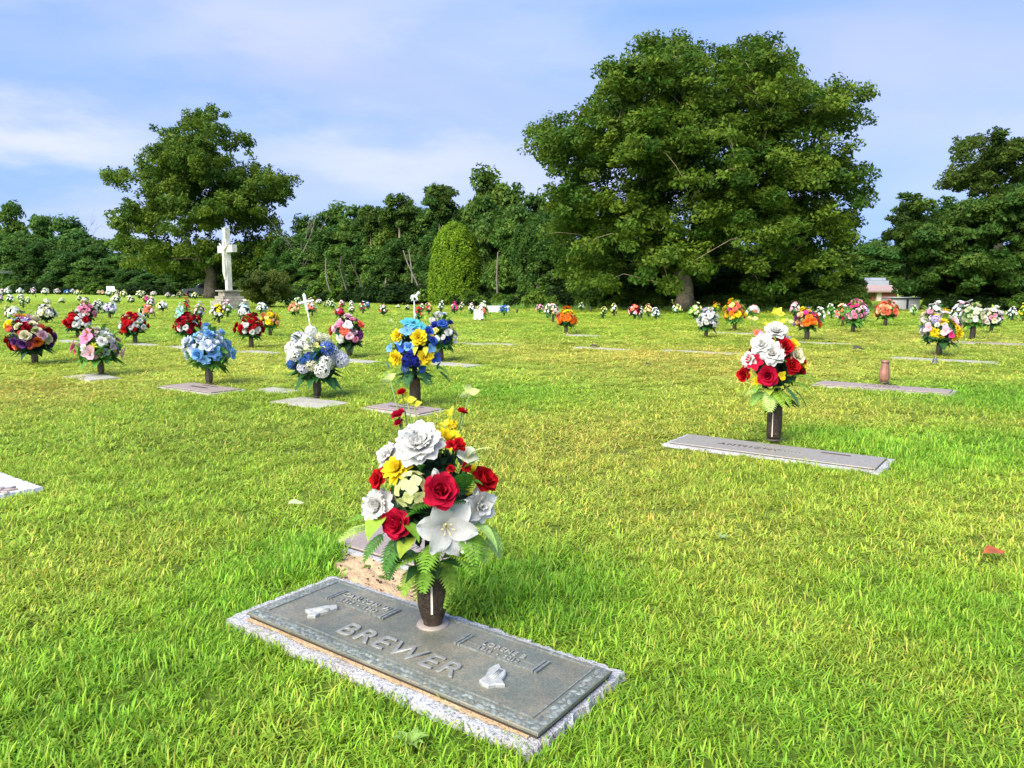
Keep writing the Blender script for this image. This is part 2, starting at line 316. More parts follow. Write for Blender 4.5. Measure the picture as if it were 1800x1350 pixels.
def skeleton(mb, r, base, h0, targets, r0, tint=(1, 1, 1), kseg=5):
    """trunk from base to h0, then branches reaching the targets"""
    base = np.asarray(base, float)
    tr = [base + np.array([0, 0, z]) for z in np.linspace(0, h0, 5)]
    tr = np.array(tr); tr[1:, :2] += r.normal(size=(4, 2)) * r0 * .25
    rs = r0 * np.array([1.35, 1.05, .95, .88, .8]); mb.tube(tr, rs, 10, tint)
    nodes = [tr[-1]]; nr = [r0 * .8]; dep = [0]
    order = np.argsort(np.linalg.norm(targets - tr[-1], axis=1))
    for i in order:
        T = targets[i]; NN = np.array(nodes); dist = np.linalg.norm(NN - T, axis=1) + .25 * np.linalg.norm(NN - tr[-1], axis=1) * .3
        dist += np.where(NN[:, 2] > T[2] + .5, 2.0, 0)
        j = int(np.argmin(dist)); A = NN[j]; n = 4; up = np.array([0, 0, .12 * np.linalg.norm(T - A)])
        pts = np.array([A + (T - A) * s + up * math.sin(math.pi * s) + r.normal(size=3) * .03 * np.linalg.norm(T - A) * (0 < s < 1) for s in np.linspace(0, 1, n)])
        ra = max(nr[j] * .62, .012); rb = max(ra * .5, .008)
        mb.tube(pts, np.linspace(ra, rb, n), kseg, tint, cap=False)
        for s in (1, 2, 3): nodes.append(pts[s]); nr.append(ra + (rb - ra) * s / 3); dep.append(dep[j] + 1)
def make_tree(name, r, lobes, ncl, rc, nleaf, leaf, cols, trunk_h, trunk_r, nbranch=60, flat=.6, inner=.45, base=(0, 0, 0), kseg=5, up=.5, barkt=(1, 1, 1), bark=None, sub=0, rs=1.0):
    """returns (crown mesh, trunk mesh) in local coordinates"""
    cc, P, ax, cid, rcs = crown_points(r, lobes, ncl, rc, nleaf, flat, inner, sub, rs)
    nrm = rand_dirs(r, nleaf) * .75 + ax * .45 + np.array([0, 0, up]); nrm /= np.linalg.norm(nrm, axis=1)[:, None]
    cols = np.array(cols); ct = r.random(ncl); base_c = cols[0] * (1 - ct[:, None]) + cols[1] * ct[:, None]
    t = base_c[cid] * r.uniform(.72, 1.3, (nleaf, 1)) * np.array([1, 1, 1])
    t[:, 0] *= r.uniform(.85, 1.2, nleaf)
    V, Fc, T = leaf_cards(r, P, nrm, leaf * r.uniform(.6, 1.3, nleaf), t)
    cm = mesh_np('crown', V, Fc, [M_leaf], T)
    mb = MB(); sel = r.choice(ncl, size=min(nbranch, ncl), replace=False)
    skeleton(mb, r, base, trunk_h, cc[sel], trunk_r, barkt, kseg)
    tm = mb.mesh('trunk', bark or M_bark, True)
    return cm, tm
def place_tree(name, meshes, loc, label, cat='tree', group=None, s=(1, 1, 1), rz=0, color=None):
    t = empty(name, loc, rz); t.scale = s; tag(t, label, cat, group)
    for nm, me in zip(('crown', 'trunk'), meshes):
        if me is None: continue
        o = lk(bpy.data.objects.new(nm, me), t)
        if color is not None and nm == 'crown': o.color = color
    return t
def px_lobes(base, pl, ppm, depth=.75, two=True, seed=0):
    """crown lobes sized in metres so that near and far lobes keep the outline they have in the photo"""
    r = np.random.default_rng(seed); out = []; g = G(*base); D = g[1]
    xs = [p[0] for p in pl]; cx = (min(xs) + max(xs)) / 2; hw = (max(xs) - min(xs)) / 2 + 60
    def at(x, y, dy, a, b, q=1.0):
        p = AT(x, y, D + dy) - g; s = (D + dy) / F; return (p[0], dy, p[2], a * s * q, a * s * .95 * q, b * s * q)
    for (x, y, a, b) in pl:
        dd = math.sqrt(max(0, 1 - ((x - cx) / hw) ** 2)) * hw / ppm * depth
        if two:
            out.append(at(x, y, -dd * .55 + r.uniform(-.1, .1) * dd, a, b)); out.append(at(x, y, dd * .5, a, b, .95))
            if dd > a / ppm * 1.2: out.append(at(x, y, 0, a, b))
        else: out.append(at(x, y, 0, a, b))
    return out
OAK = [(.044, .105, .012), (.125, .195, .018)]; DARKG = [(.030, .080, .014), (.072, .135, .022)]; MIDG = [(.042, .098, .016), (.092, .160, .024)]
def ppm_at(y): 
    g = G(900, y); return F / (g[1] * math.cos(PITCH) + 0) * 1.0
# the great oak on the right
bx, by = 1200, 546
gp = G(bx, by); pm = F / gp[1]
lob = [(1232, 132, 112, 82), (1115, 168, 100, 82), (1330, 158, 98, 85), (1405, 215, 92, 80), (1478, 178, 45, 26), (1015, 278, 82, 76), (1062, 215, 74, 66), (1180, 240, 110, 90), (1350, 262, 110, 90), (1215, 290, 165, 140), (1445, 300, 80, 72), (1490, 345, 42, 48), (1000, 388, 70, 84), (1100, 410, 125, 95), (1300, 410, 140, 95), (1432, 405, 78, 52), (1045, 478, 78, 44), (1195, 462, 120, 42), (1150, 300, 55, 55), (1130, 330, 50, 50), (1200, 320, 60, 60), (1270, 330, 60, 60), (1375, 478, 105, 42), (975, 240, 40, 30), (1150, 90, 60, 34), (1320, 90, 60, 34)]
lob = lob + [(1390, 320, 55, 60), (1370, 290, 50, 50), (1330, 330, 50, 60)]
lob = [(1225 + (x_ - 1225) * .985, 540 - (540 - y_) * .965, a_ * .93, b_ * .92) for x_, y_, a_, b_ in lob]
big = make_tree('oak', np.random.default_rng(3), px_lobes((bx, by), lob, pm, .62, True, 1), 2300, .52, 260000, .13, OAK, 2.6, .42, 230, .62, .62, kseg=5, up=.6, sub=560, rs=1.35, barkt=(2.0, 1.9, 1.7))
place_tree('oak_tree', big, gp, 'huge broad green oak standing at the wood edge right of centre, its pale trunk short')
# the tree behind the stone cross
bx, by = 372, 524; gp = G(bx, by); pm = F / gp[1]
lob = [(345, 232, 58, 42), (300, 285, 58, 50), (395, 270, 58, 50), (245, 325, 45, 40), (345, 330, 105, 70), (440, 320, 55, 48), (232, 395, 40, 50), (300, 400, 95, 60), (410, 395, 90, 60), (470, 350, 40, 42), (255, 445, 55, 40), (350, 455, 95, 35), (450, 450, 60, 38), (300, 468, 60, 26), (395, 470, 70, 24), (470, 465, 40, 24), (345, 470, 50, 22), (330, 215, 30, 26), (380, 215, 26, 22), (275, 240, 20, 16), (330, 310, 45, 42), (378, 300, 42, 40), (350, 350, 50, 42), (300, 350, 45, 42), (405, 350, 42, 40), (335, 262, 42, 36), (370, 390, 50, 40), (205, 330, 18, 30), (492, 330, 20, 26)]
lt = make_tree('tree', np.random.default_rng(5), px_lobes((bx, by), lob, pm, .6, True, 2), 1100, .62, 95000, .21, [(.046, .102, .012), (.125, .19, .018)], 3.2, .62, 260, .8, .5, kseg=4, sub=300, rs=1.5)
place_tree('spreading_tree', lt, gp, 'tall spreading green tree with thin open top standing behind the white stone cross')
# tall round tree at the right edge, its darker neighbours in front
bx, by = 1745, 541; gp = G(bx, by - 3); pm = F / gp[1]
rt = make_tree('tree', np.random.default_rng(6), px_lobes((bx, by), [(1725, 258, 70, 50), (1795, 262, 66, 44), (1690, 305, 42, 36), (1770, 310, 80, 40), (1840, 300, 60, 60), (1760, 360, 70, 40)], pm, .6, True, 3), 300, .42, 34000, .14, [(.046, .090, .014), (.10, .15, .022)], 5.0, .28, 130, .7, .7, kseg=4, sub=190, rs=.8)
place_tree('round_topped_tree', rt, gp, 'tall round-topped tree with sky showing through its crown at the right edge')
bx, by = 1700, 545; gp = G(bx, by); pm = F / gp[1]
rt2 = make_tree('tree', np.random.default_rng(8), px_lobes((bx, by), [(1700, 405, 74, 58), (1765, 410, 82, 84), (1640, 430, 62, 42), (1690, 480, 86, 48), (1625, 482, 44, 36), (1770, 495, 80, 46), (1830, 420, 60, 90), (1590, 385, 34, 24), (1615, 405, 30, 22)], pm, .5, True, 4), 420, .5, 90000, .14, [(.034, .088, .014), (.088, .155, .022)], 1.5, .3, 90, .5, .6, kseg=4, sub=80, rs=1.1)
place_tree('dense_tree', rt2, gp, 'dense dark green tree spreading to the lawn at the right edge, below the round-topped tree')
# clipped-looking conifer
bx, by = 800, 537; gp = G(bx, by); pm = F / gp[1]
def conifer():
    r = np.random.default_rng(9); n = 46000; H = (537 - 400) / pm; R = 47 / pm
    ncl = 950; u = r.random(ncl); th = r.uniform(0, 2 * np.pi, ncl); z = u * H
    prof = np.interp(u, [0, .1, .3, .6, .8, .9, .97, 1], [.93, 1, .99, .88, .72, .55, .3, .08]) * R
    cc = np.stack([prof * .93 * np.cos(th), prof * .93 * np.sin(th), z], 1)
    cid = r.integers(0, ncl, n); d = rand_dirs(r, n) * .17 * r.random(n)[:, None] ** .4; d[:, 2] *= 1.9
    P = cc[cid] + d; P[:, 2] = np.maximum(P[:, 2], .05)
    ax = np.stack([np.cos(th), np.sin(th), .5 * np.ones(ncl)], 1)[cid]; nr = ax * .8 + rand_dirs(r, n) * .7; nr /= np.linalg.norm(nr, axis=1)[:, None]
    ct = r.random(ncl)[:, None]; t = (np.array([.085, .175, .010]) * (1 - ct) + np.array([.22, .34, .018]) * ct)[cid] * r.uniform(.7, 1.25, (n, 1))
    V, Fc, T = leaf_cards(r, P, nr, .075 * r.uniform(.6, 1.4, n), t, 2.2)
    cm = mesh_np('crown', V, Fc, [M_leaf], T)
    mb = MB().tube([(0, 0, 0), (0, 0, H * .4), (0, 0, H * .9)], [.12, .09, .02], 7)
    mb.lathe([(R * .70, .15), (R * .76, H * .3), (R * .62, H * .62), (R * .4, H * .82), (.02, H * .93)], 14, t=(.12, .22, .05))
    return cm, mb.mesh('trunk', M_bark, True)
place_tree('arborvitae', conifer(), gp, 'bright yellow-green rounded conifer standing alone before the dark wood', 'conifer')
# the bush right of the stone cross
bx, by = 468, 541; gp = G(bx, by); pm = F / gp[1]
bush = make_tree('bush', np.random.default_rng(11), px_lobes((bx, by), [(450, 500, 28, 24), (480, 498, 28, 24), (466, 512, 40, 20), (495, 512, 16, 16), (436, 512, 16, 16), (470, 525, 26, 14)], pm, .5, True, 4), 150, .28, 26000, .075, [(.045, .078, .014), (.13, .165, .025)], .4, .09, 60, .7, .55, kseg=4)
place_tree('round_bush', bush, gp, 'round olive-green bush growing just right of the white stone cross', 'bush')

# ------------------------------------------------------------------ the wood behind the lawn: each tree its own thing
variants = []
def generic(seed, w, h, cols, leaf=.30, nl=13000, ncl=120, rc=.95, low=.12, tr=.16, inner=.45):
    r = np.random.default_rng(seed); lb = []
    for k in range(7):
        z = h * r.uniform(low + .15, .82); wr = w * .5 * (1 - .5 * abs(z / h - .5)); a = r.uniform(0, 2 * np.pi); q = r.uniform(.2, .55) * wr
        lb.append((q * math.cos(a), q * math.sin(a), z, wr * .6, wr * .6, h * .16))
    lb.append((0, 0, h * .88, w * .22, w * .22, h * .11)); lb.append((0, 0, h * .3, w * .45, w * .45, h * .2))
    return make_tree('tree', r, lb, ncl, rc, nl, leaf, cols, h * .3, tr, 45, .65, inner, kseg=4)
V0 = generic(21, 6, 10, MIDG); V1 = generic(22, 6.5, 10, DARKG); V2 = generic(23, 5.5, 10, [(.052, .11, .016), (.115, .185, .022)]); V3 = generic(24, 7, 10, DARKG, low=.02)
V4 = generic(25, 6, 10, MIDG, low=.02)
V5 = generic(27, 5.5, 10, [(.05, .11, .018), (.11, .18, .025)], nl=6500, ncl=90, rc=.7, low=.3, inner=.3); V6 = generic(28, 5, 10, MIDG, nl=7500, ncl=90, rc=.75, low=.25, inner=.4)
def pine():                                   # tall bare stem with an airy top
    r = np.random.default_rng(26); lb = [(0, 0, 8.9, 1.5, 1.5, .8), (.9, .3, 8.2, 1.2, 1.2, .6), (-.9, -.2, 7.9, 1.2, 1.2, .6), (.2, .4, 7.2, 1.6, 1.5, .5)]
    return make_tree('pine', r, lb, 60, .6, 6500, .2, [(.045, .10, .016), (.09, .15, .024)], 6.6, .14, 50, .5, .3, kseg=4, barkt=(1.6, 1.5, 1.4))
VP = pine()
# (pixel x, ground pixel y, top pixel y, width px, variant, extra distance)
rw = np.random.default_rng(12)
wood = []
prof = [(-60, 385), (0, 384), (30, 376), (75, 380), (110, 394), (150, 402), (190, 415), (230, 425), (300, 430), (380, 430), (470, 425), (520, 395), (545, 392), (580, 382), (615, 366), (660, 372), (700, 352), (745, 368), (780, 345), (820, 372), (852, 322), (885, 335), (920, 322), (960, 350), (1010, 400), (1100, 400), (1250, 400), (1380, 410), (1450, 430), (1500, 436), (1540, 424), (1580, 420), (1640, 430), (1720, 440), (1790, 430), (1870, 420)]
gl = [(-80, 514), (0, 515), (200, 518), (320, 520), (500, 528), (700, 534), (900, 540), (1200, 544), (1500, 546), (1900, 548)]
GY = lambda x: float(np.interp(x, [a for a, _ in gl], [b for _, b in gl]))
def tree_at(x, yb, ytop, wpx, V, back, label, name='tree', cat='tree', col=None, grp='trees of the wood behind the lawn'):
    g = G(x, yb); d = g / np.linalg.norm(g[:2]); g2 = g + d * back; g2[2] = 0
    s = g2[1] / F; h = (502 - ytop) * s + CH; w = wpx * s
    base_w = 6.2
    return place_tree(name, V, g2, label, cat, grp, (w / base_w, w / base_w, h / 10.0), rw.uniform(0, 6.28), col)
side = lambda x: ('at the far left' if x < 120 else 'left of the spreading tree' if x < 230 else 'behind the white stone cross' if x < 480 else 'left of the conifer' if x < 740 else 'right behind the conifer' if x < 930 else 'behind the huge oak' if x < 1480 else 'at the right')
cnt = {}
WOODGRP = {}
x = -50.0; i = 0
names = ['back row tree', 'front row tree', 'low dark tree']
for row, (step, back, drop) in enumerate([(46, 14, 0), (40, 7, 26), (36, 2.5, 62)]):
    x = -60 + row * 17; i = 0
    while x < 1880:
        yt = float(np.interp(x, [a for a, _ in prof], [b for _, b in prof])) + drop * (1.0 if x > 500 else .75) + (rw.uniform(-16, 16) if row == 0 else rw.uniform(-6, 14))
        if 1490 < x < 1650 and row > 0 and yt < 470: yt = 478 + 10 * row
        if 1470 < x < 1665 and row > 0: x += step; continue
        wpx = rw.uniform(62, 92) * (1 - .12 * row) * (1.15 if x > 500 else .95)
        V = [V0, V1, V2, V5, V6, V5][int(rw.integers(0, 6))] if row == 0 else [V0, V1, V2, V3, V4, V6][int(rw.integers(0, 6))] if row < 2 else [V3, V4][int(rw.integers(0, 2))]
        ds = side(x); shade = ['pale green', 'mid green', 'dark green'][min(2, int(rw.integers(0, 3)))]
        shade = {id(V0): 'mid green', id(V1): 'dark green', id(V2): 'light green', id(V3): 'dark bushy', id(V4): 'mid green bushy', id(V5): 'airy light green', id(V6): 'airy mid green'}[id(V)]
        lab = f"{shade} tree, {['rear', 'middle', 'front'][row]} rank of wood {ds}"
        cnt[lab] = cnt.get(lab, 0) + 1
        f = rw.uniform(.75, 1.15); f *= 1.3; colr = (f, f, f * 1.0, 1) if x > 500 else (f * .95, f, f * 1.1, 1)
        bk = 32 if 1470 < x < 1665 else back * (1.8 if x < 330 else 1)
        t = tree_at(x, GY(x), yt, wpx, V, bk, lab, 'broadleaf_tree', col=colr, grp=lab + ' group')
        WOODGRP.setdefault(lab, []).append((x, t)); x += step * rw.uniform(.85, 1.15)
ORD = ['leftmost', 'second from left', 'third from left', 'fourth from left', 'fifth from left', 'sixth from left', 'seventh from left', 'eighth from left', 'ninth from left']
ORD2 = ORD + ['tenth from left', 'eleventh from left', 'twelfth from left', 'thirteenth from left', 'fourteenth from left', 'fifteenth from left', 'sixteenth from left', 'seventeenth from left', 'eighteenth from left', 'nineteenth from left', 'twentieth from left'] + [f'twenty-{w} from left' for w in 'first second third fourth fifth sixth seventh eighth ninth'.split()] + ['far right'] * 20
for lab, lst in WOODGRP.items():
    lst.sort(key=lambda q: q[0])
    for k, (xx, t) in enumerate(lst):
        t['group'] = 'trees of the wood behind the lawn'
        t['label'] = lab if len(lst) == 1 else (lab + ', ' + ORD2[k])
        t['label'] = ' '.join(t['label'].split()[:16])
# pines standing above the wood
for (x, yt, w, lab) in [(705, 343, 62, 'slender tall pine above the wood, left of the tallest pine'), (775, 326, 74, 'tallest slender pine above the wood behind the conifer'), (655, 362, 50, 'thin bare-stemmed pine left of the two tall pines'), (1588, 354, 60, 'small open-topped tree left of the round-topped tree')]:
    tree_at(x, GY(x), yt, w * 1.5, VP, 5, lab, 'pine_tree', 'pine', grp='thin trees rising from the wood')
# hill trees, haze tinted into the crown colour, far right and far left
for k, (x, yt, w) in enumerate([(1500, 432, 60), (1530, 424, 64), (1562, 430, 60), (1592, 436, 60), (1622, 440, 60)]):
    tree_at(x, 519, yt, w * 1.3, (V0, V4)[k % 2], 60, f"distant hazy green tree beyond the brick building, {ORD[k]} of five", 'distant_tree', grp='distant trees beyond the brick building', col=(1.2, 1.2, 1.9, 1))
# undergrowth at the wood edge
shrubV = make_tree('shrub', np.random.default_rng(31), [(0, 0, .6, 1.1, .9, .55), (.6, .2, .45, .8, .7, .45), (-.6, 0, .5, .8, .7, .5)], 50, .32, 7000, .11, [(.05, .12, .015), (.13, .22, .024)], .2, .03, 20, .8, .4, kseg=3)
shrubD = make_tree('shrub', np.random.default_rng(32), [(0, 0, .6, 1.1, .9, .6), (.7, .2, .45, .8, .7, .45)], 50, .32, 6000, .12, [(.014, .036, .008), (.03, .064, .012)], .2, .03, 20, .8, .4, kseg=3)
k = 0; x = -30
sh = []
while x < 1860:
    gy = GY(x); 
    if not (325 < x < 425) and not (1518 < x < 1640) and not (1170 < x < 1228):
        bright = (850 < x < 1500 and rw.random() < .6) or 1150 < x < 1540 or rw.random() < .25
        hpx = rw.uniform(16, 34) if x > 480 else rw.uniform(10, 20)
        g = G(x, gy + 1 - rw.uniform(0, 1.2)); s = g[1] / F; q = hpx * s / 1.15
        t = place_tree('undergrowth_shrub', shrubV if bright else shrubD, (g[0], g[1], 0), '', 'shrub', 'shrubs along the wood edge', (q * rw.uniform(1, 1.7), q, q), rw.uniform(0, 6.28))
        sh.append((x, t, ('leafy light green shrub' if bright else 'low dark shrub')))
    x += rw.uniform(15, 30)
by_l = {}
for (x, t, b) in sh: by_l.setdefault(f"{b} at the wood edge {side(x)}", []).append(t)
for lab, lst in by_l.items():
    for k, t in enumerate(lst): t['label'] = ' '.join((lab if len(lst) == 1 else f"{lab}, {ORD2[k]}").split()[:16])
# big light bushes left of the truck
for (x, yb, yt, w, lab) in [(335, 519, 472, 44, 'light green bush behind the front of the parked truck'), (95, 511, 428, 110, 'bright green bushy tree before the far left wood'), (40, 511, 440, 80, 'broad green bushy tree at the far left edge'), (120, 511, 455, 90, 'yellow-green bushy tree left of the bare grey tree'), (1490, 544, 470, 60, 'light green bushy tree left of the brick building'), (1512, 543, 492, 34, 'small green bush in front of the brick building'), (1640, 546, 508, 36, 'yellow-green bush right of the brick building'), (1668, 545, 500, 46, 'dark bush closing the gap right of the yellow-green bush'), (1648, 540, 486, 50, 'dark leafy bush behind the yellow-green bush at right'), (1607, 543, 450, 44, 'dark round tree right of the brick building wall')]:
    tree_at(x, yb, yt, w, V4 if 'dark' not in lab else V3, 0.5, lab, 'bushy_tree', 'bush', grp=None, col=(1.25, 1.25, 1.0, 1) if 'light' in lab or 'bright' in lab or 'yellow' in lab else (.9, .9, 1, 1))
def bare_tree(x, yb, yt, wpx, fan, lab, seed, lean=0, extra=0, rr=.12):
    r = np.random.default_rng(seed); g = G(x, yb); d = g / np.linalg.norm(g[:2]); g = g + d * extra; g[2] = 0; s = g[1] / F
    H = (502 - yt) * s + CH; Wd = wpx * s; mb = MB()
    def br(p, d, ln, rad_, dep):
        n = 4; pts = [p]
        for q in range(n):
            d = d + r.normal(size=3) * .13; d /= np.linalg.norm(d); pts.append(pts[-1] + d * ln / n)
        mb.tube(pts, np.linspace(rad_, rad_ * .55, n + 1), 5, cap=False)
        if dep > 0:
            for q in range(int(r.integers(3, 5))):
                a = pts[int(r.integers(1, n + 1))]; nd = d + rand_dirs(r, 1)[0] * fan; nd[2] = abs(nd[2]) * .8 + .1; nd /= np.linalg.norm(nd)
                br(a, nd, ln * r.uniform(.5, .75), rad_ * .5, dep - 1)
    br(np.zeros(3), np.array([lean, 0, 1.]), H * (.5 if fan > .7 else .62), rr, 3 if fan > .7 else 2 if fan > .32 else 0)
    if fan > .7:
        for q in range(7): br(np.array([0, 0, H * .25]), np.array([r.uniform(-.5, 1.6) * 1.0, r.uniform(-.3, .1), r.uniform(.2, 1)]), H * .6, rr * .5, 2)
    t = empty('bare_tree', g); tag(t, lab, 'tree'); mb.obj('trunk', M_barkpale, t, True)
bare_tree(140, 513, 395, 90, .9, 'bare pale grey dead tree with fanned branches left of the spreading tree', 41, .1, -3, .15)
bare_tree(530, 527, 362, 30, .35, 'thin leafless grey tree rising between the bush and the wood', 42, 0, 3, .10)
bare_tree(700, 531, 400, 14, .2, 'slim pale leafless stem standing in the wood left of the conifer', 43, .04, -1, .07)
for k_, (x_, yt_, ln_) in enumerate([(583, 430, .02), (612, 415, -.02), (640, 420, .03), (672, 405, 0), (725, 410, .04), (742, 400, -.03), (872, 410, .03)]):
    bare_tree(x_, GY(x_) + .6, yt_ - 25, 12, .22, f"slender pale trunk standing in the wood edge, {ORD[k_]} of seven", 60 + k_, ln_, .5, .075)
bare_tree(515, 527, 400, 26, .35, 'short broken pale stem beside the thin leafless grey tree', 44, 0, -1, .08)
bare_tree(945, 541, 445, 12, .22, 'pale slim bare stem standing left of the huge oak', 45, -.05, 2, .05)

# ------------------------------------------------------------------ utility pole and wires
g = G(81, 515.8); s = g[1] / F; H = 41 * s
p = empty('utility_pole', (g[0], g[1], 0)); tag(p, 'weathered wooden utility pole before the far left wood', 'pole')
MB().tube([(0, 0, 0), (0, 0, H * .6), (-.02, 0, H)], [.13, .11, .09], 8).obj('pole', M_wood, p, True)
MB().box((0, 0, H * .88), (.75, .06, .07)).obj('crossarm', M_wood, p)
for dx in (-.6, .6):
    MB().lathe([(.05, H * .9), (.07, H * .93), (.04, H * .97), (0, H * .97)], 8, (dx, 0, 0)).obj('insulator', M_lamp, p, True)
for (y0, y1, y2, nm) in [(473, 475, 490, 'highest'), (475, 479, 493, 'second highest'), (496, 498, 504, 'lowest')]:
    A = AT(-60, y0, g[1] + 1); B = AT(81, y1, g[1]); Cc = AT(345, y2, g[1] - 6); pts = []
    for (P, Q) in ((A, B), (B, Cc)):
        for q in np.linspace(0, 1, 10): v = P + (Q - P) * q; v = v - np.array([0, 0, .25 * math.sin(math.pi * q)]); pts.append(v)
    pts = [pts[0]] + [b for a, b in zip(pts[:-1], pts[1:]) if np.linalg.norm(a - b) > .01]
    o = MB().tube(pts, .034, 4).obj('overhead_wire', M_wire); tag(o, f"{nm} overhead wire strung across the far left wood", 'wire', 'overhead wires at the left')

# ------------------------------------------------------------------ stone cross on its stepped base
g = G(397, 545); g[1] += .8; s = g[1] / F; cz = (502 - 519) * s + CH
yaw = rad(-48)
cr_ = empty('stone_cross', (AT(403, 520, g[1])[0], g[1], 0), yaw); tag(cr_, 'weathered white stone cross with a carved figure on a stepped stone base', 'monument')
zt = lambda y: CH - (y - 502) * s
MB().box((0, 0, zt(512) / 2 + (zt(403)) / 2), (.155, .125, (zt(403) - zt(512)) / 2)).obj('shaft', M_stone, cr_)
MB().box((0, 0, zt(439)), (.98, .122, .185)).obj('cross_arm', M_stone, cr_)
z0 = [(zt(528), .74), (zt(520), .56), (zt(512.5), .42)]
prev = 0
for q, (z, hw) in enumerate(z0):
    mb = MB(); n = 2 if q < 2 else 1; hh = (z - prev) / n
    for c in range(n):
        for sx in range(4):
            for sy in range(2):
                w = hw / 4; off = (c % 2) * .0
                mb.box((-hw + w + 2 * w * sx, -hw / 2 + hw * sy, prev + hh * (c + .5)), (w - .008, hw / 2 - .006, hh / 2 - .006), t=grey(.85 + .3 * random.random())[:3])
    mb.obj('stone_step', M_cement, cr_); prev = z
MB().box((0, 0, zt(511)), (.52, .52, .03)).obj('cap_slab', M_cement, cr_)
def figure():
    sp = [((0, -.30, zt(425)), .09), ((0, -.30, zt(434)), .06), ((0, -.27, zt(441)), .15), ((0, -.27, zt(455)), .13), ((0, -.28, zt(466)), .14), ((-.06, -.31, zt(478)), .10), ((-.03, -.25, zt(492)), .06), ((.06, -.31, zt(478)), .10), ((.03, -.25, zt(492)), .06),
          ((.25, -.24, zt(437)), .06), ((.48, -.22, zt(432)), .05), ((.68, -.21, zt(429)), .045), ((-.25, -.24, zt(437)), .06), ((-.48, -.22, zt(432)), .05), ((-.68, -.21, zt(429)), .045)]
    sp = [((a[0], a[1] * .62, a[2]), q * .72) for a, q in sp]
    E = [(0, 1), (1, 2), (2, 3), (3, 4), (4, 5), (5, 6), (4, 7), (7, 8), (2, 9), (9, 10), (10, 11), (2, 12), (12, 13), (13, 14)]
    mb = MB(); pt = lambda ids: ([sp[i][0] for i in ids], [sp[i][1] for i in ids])
    for ids, f in (((0, 1), 1.0), ((2, 3, 4), 1.15), ((4, 5, 6), 1.1), ((4, 7, 8), 1.1), ((2, 9, 10, 11), 1.1), ((2, 12, 13, 14), 1.1), ((0, 2), .9)):
        P_, R_ = pt(ids); mb.tube(P_, np.array(R_) * f, 8)
    for i in (0, 2, 4): mb.lathe([(0, -sp[i][1] * 1.1), (sp[i][1], 0), (0, sp[i][1] * 1.2)], 8, sp[i][0])
    o = mb.obj('carved_figure', M_stone, cr_, True); m_ = o.modifiers.new('r', 'REMESH'); m_.mode = 'VOXEL'; m_.voxel_size = .025; m_.use_smooth_shade = True
figure()

# ------------------------------------------------------------------ pickup truck behind the tree trunk
g = G(352, 523.5); s = g[1] / F
tk = empty('pickup_truck', (AT(366, 500, g[1] + 3)[0], g[1] + 2.2, 0), rad(205)); sT = 1.0; tk.scale = (.82, .82, .82)
tag(tk, 'dark pickup truck parked half hidden behind the spreading tree trunk', 'pickup truck')
def side_profile(poly, hw, mat_, name, parent, inset=0):
    n = len(poly); V = [(x, -hw, z) for x, z in poly] + [(x, hw, z) for x, z in poly]
    tri = tessellate_polygon([[Vector((x, z, 0)) for x, z in poly]])
    Fc = [tuple(f) for f in tri] + [tuple(i + n for i in f[::-1]) for f in tri] + [(j, (j + 1) % n, n + (j + 1) % n, n + j) for j in range(n)]
    o = MB().add(V, Fc).obj(name, mat_, parent)
    b = o.modifiers.new('b', 'BEVEL'); b.width = .04; b.segments = 2; b.limit_method = 'ANGLE'; return o
side_profile([(2.7, .45), (2.75, .9), (2.6, 1.12), (1.2, 1.2), (-2.7, 1.2), (-2.75, .5), (-2.2, .45), (-2.05, .85), (-1.35, .85), (-1.2, .42), (1.3, .42), (1.45, .85), (2.15, .85), (2.3, .45)], .95, M_paint, 'body', tk)
side_profile([(1.25, 1.19), (.65, 1.72), (.35, 1.82), (-.95, 1.82), (-1.15, 1.75), (-1.25, 1.19)], .82, M_paint, 'cab', tk)
side_profile([(1.25, 1.235), (.74, 1.71), (.66, 1.70), (1.1, 1.235)], .74, mat('windscreen_glass', (.45, .5, .55, 1), .12, .8), 'windscreen', tk)  # glass colour lightened to carry the sky's reflection
for sy in (-1, 1):
    MB().add([(.98, sy * .826, 1.25), (.6, sy * .826, 1.68), (-.05, sy * .826, 1.7), (-.05, sy * .826, 1.25)], [(0, 1, 2, 3)]).obj('side_window', M_glass, tk)
    MB().add([(-.15, sy * .826, 1.25), (-.15, sy * .826, 1.7), (-.9, sy * .826, 1.7), (-1.0, sy * .826, 1.25)], [(0, 1, 2, 3)]).obj('side_window', M_glass, tk)
    MB().box((2.70, sy * .72, .92), (.08, .17, .10)).obj('headlight', M_lamp, tk)
    MB().box((.95, sy * 1.05, 1.3), (.06, .1, .1)).obj('mirror', M_paint, tk)
    for xx in (1.8, -1.7):
        w = MB().tube([(xx, sy * .74, .38), (xx, sy * .98, .38)], .38, 18).obj('wheel', M_rub, tk, True)
        rm = MB().tube([(xx, sy * .975, .38), (xx, sy * .995, .38)], .2, 12).obj('rim', M_chrome, w)
MB().box((2.76, 0, .95), (.03, .5, .14)).obj('grille', M_chrome, tk); MB().box((2.80, 0, .58), (.08, .95, .12)).obj('bumper', M_chrome, tk)

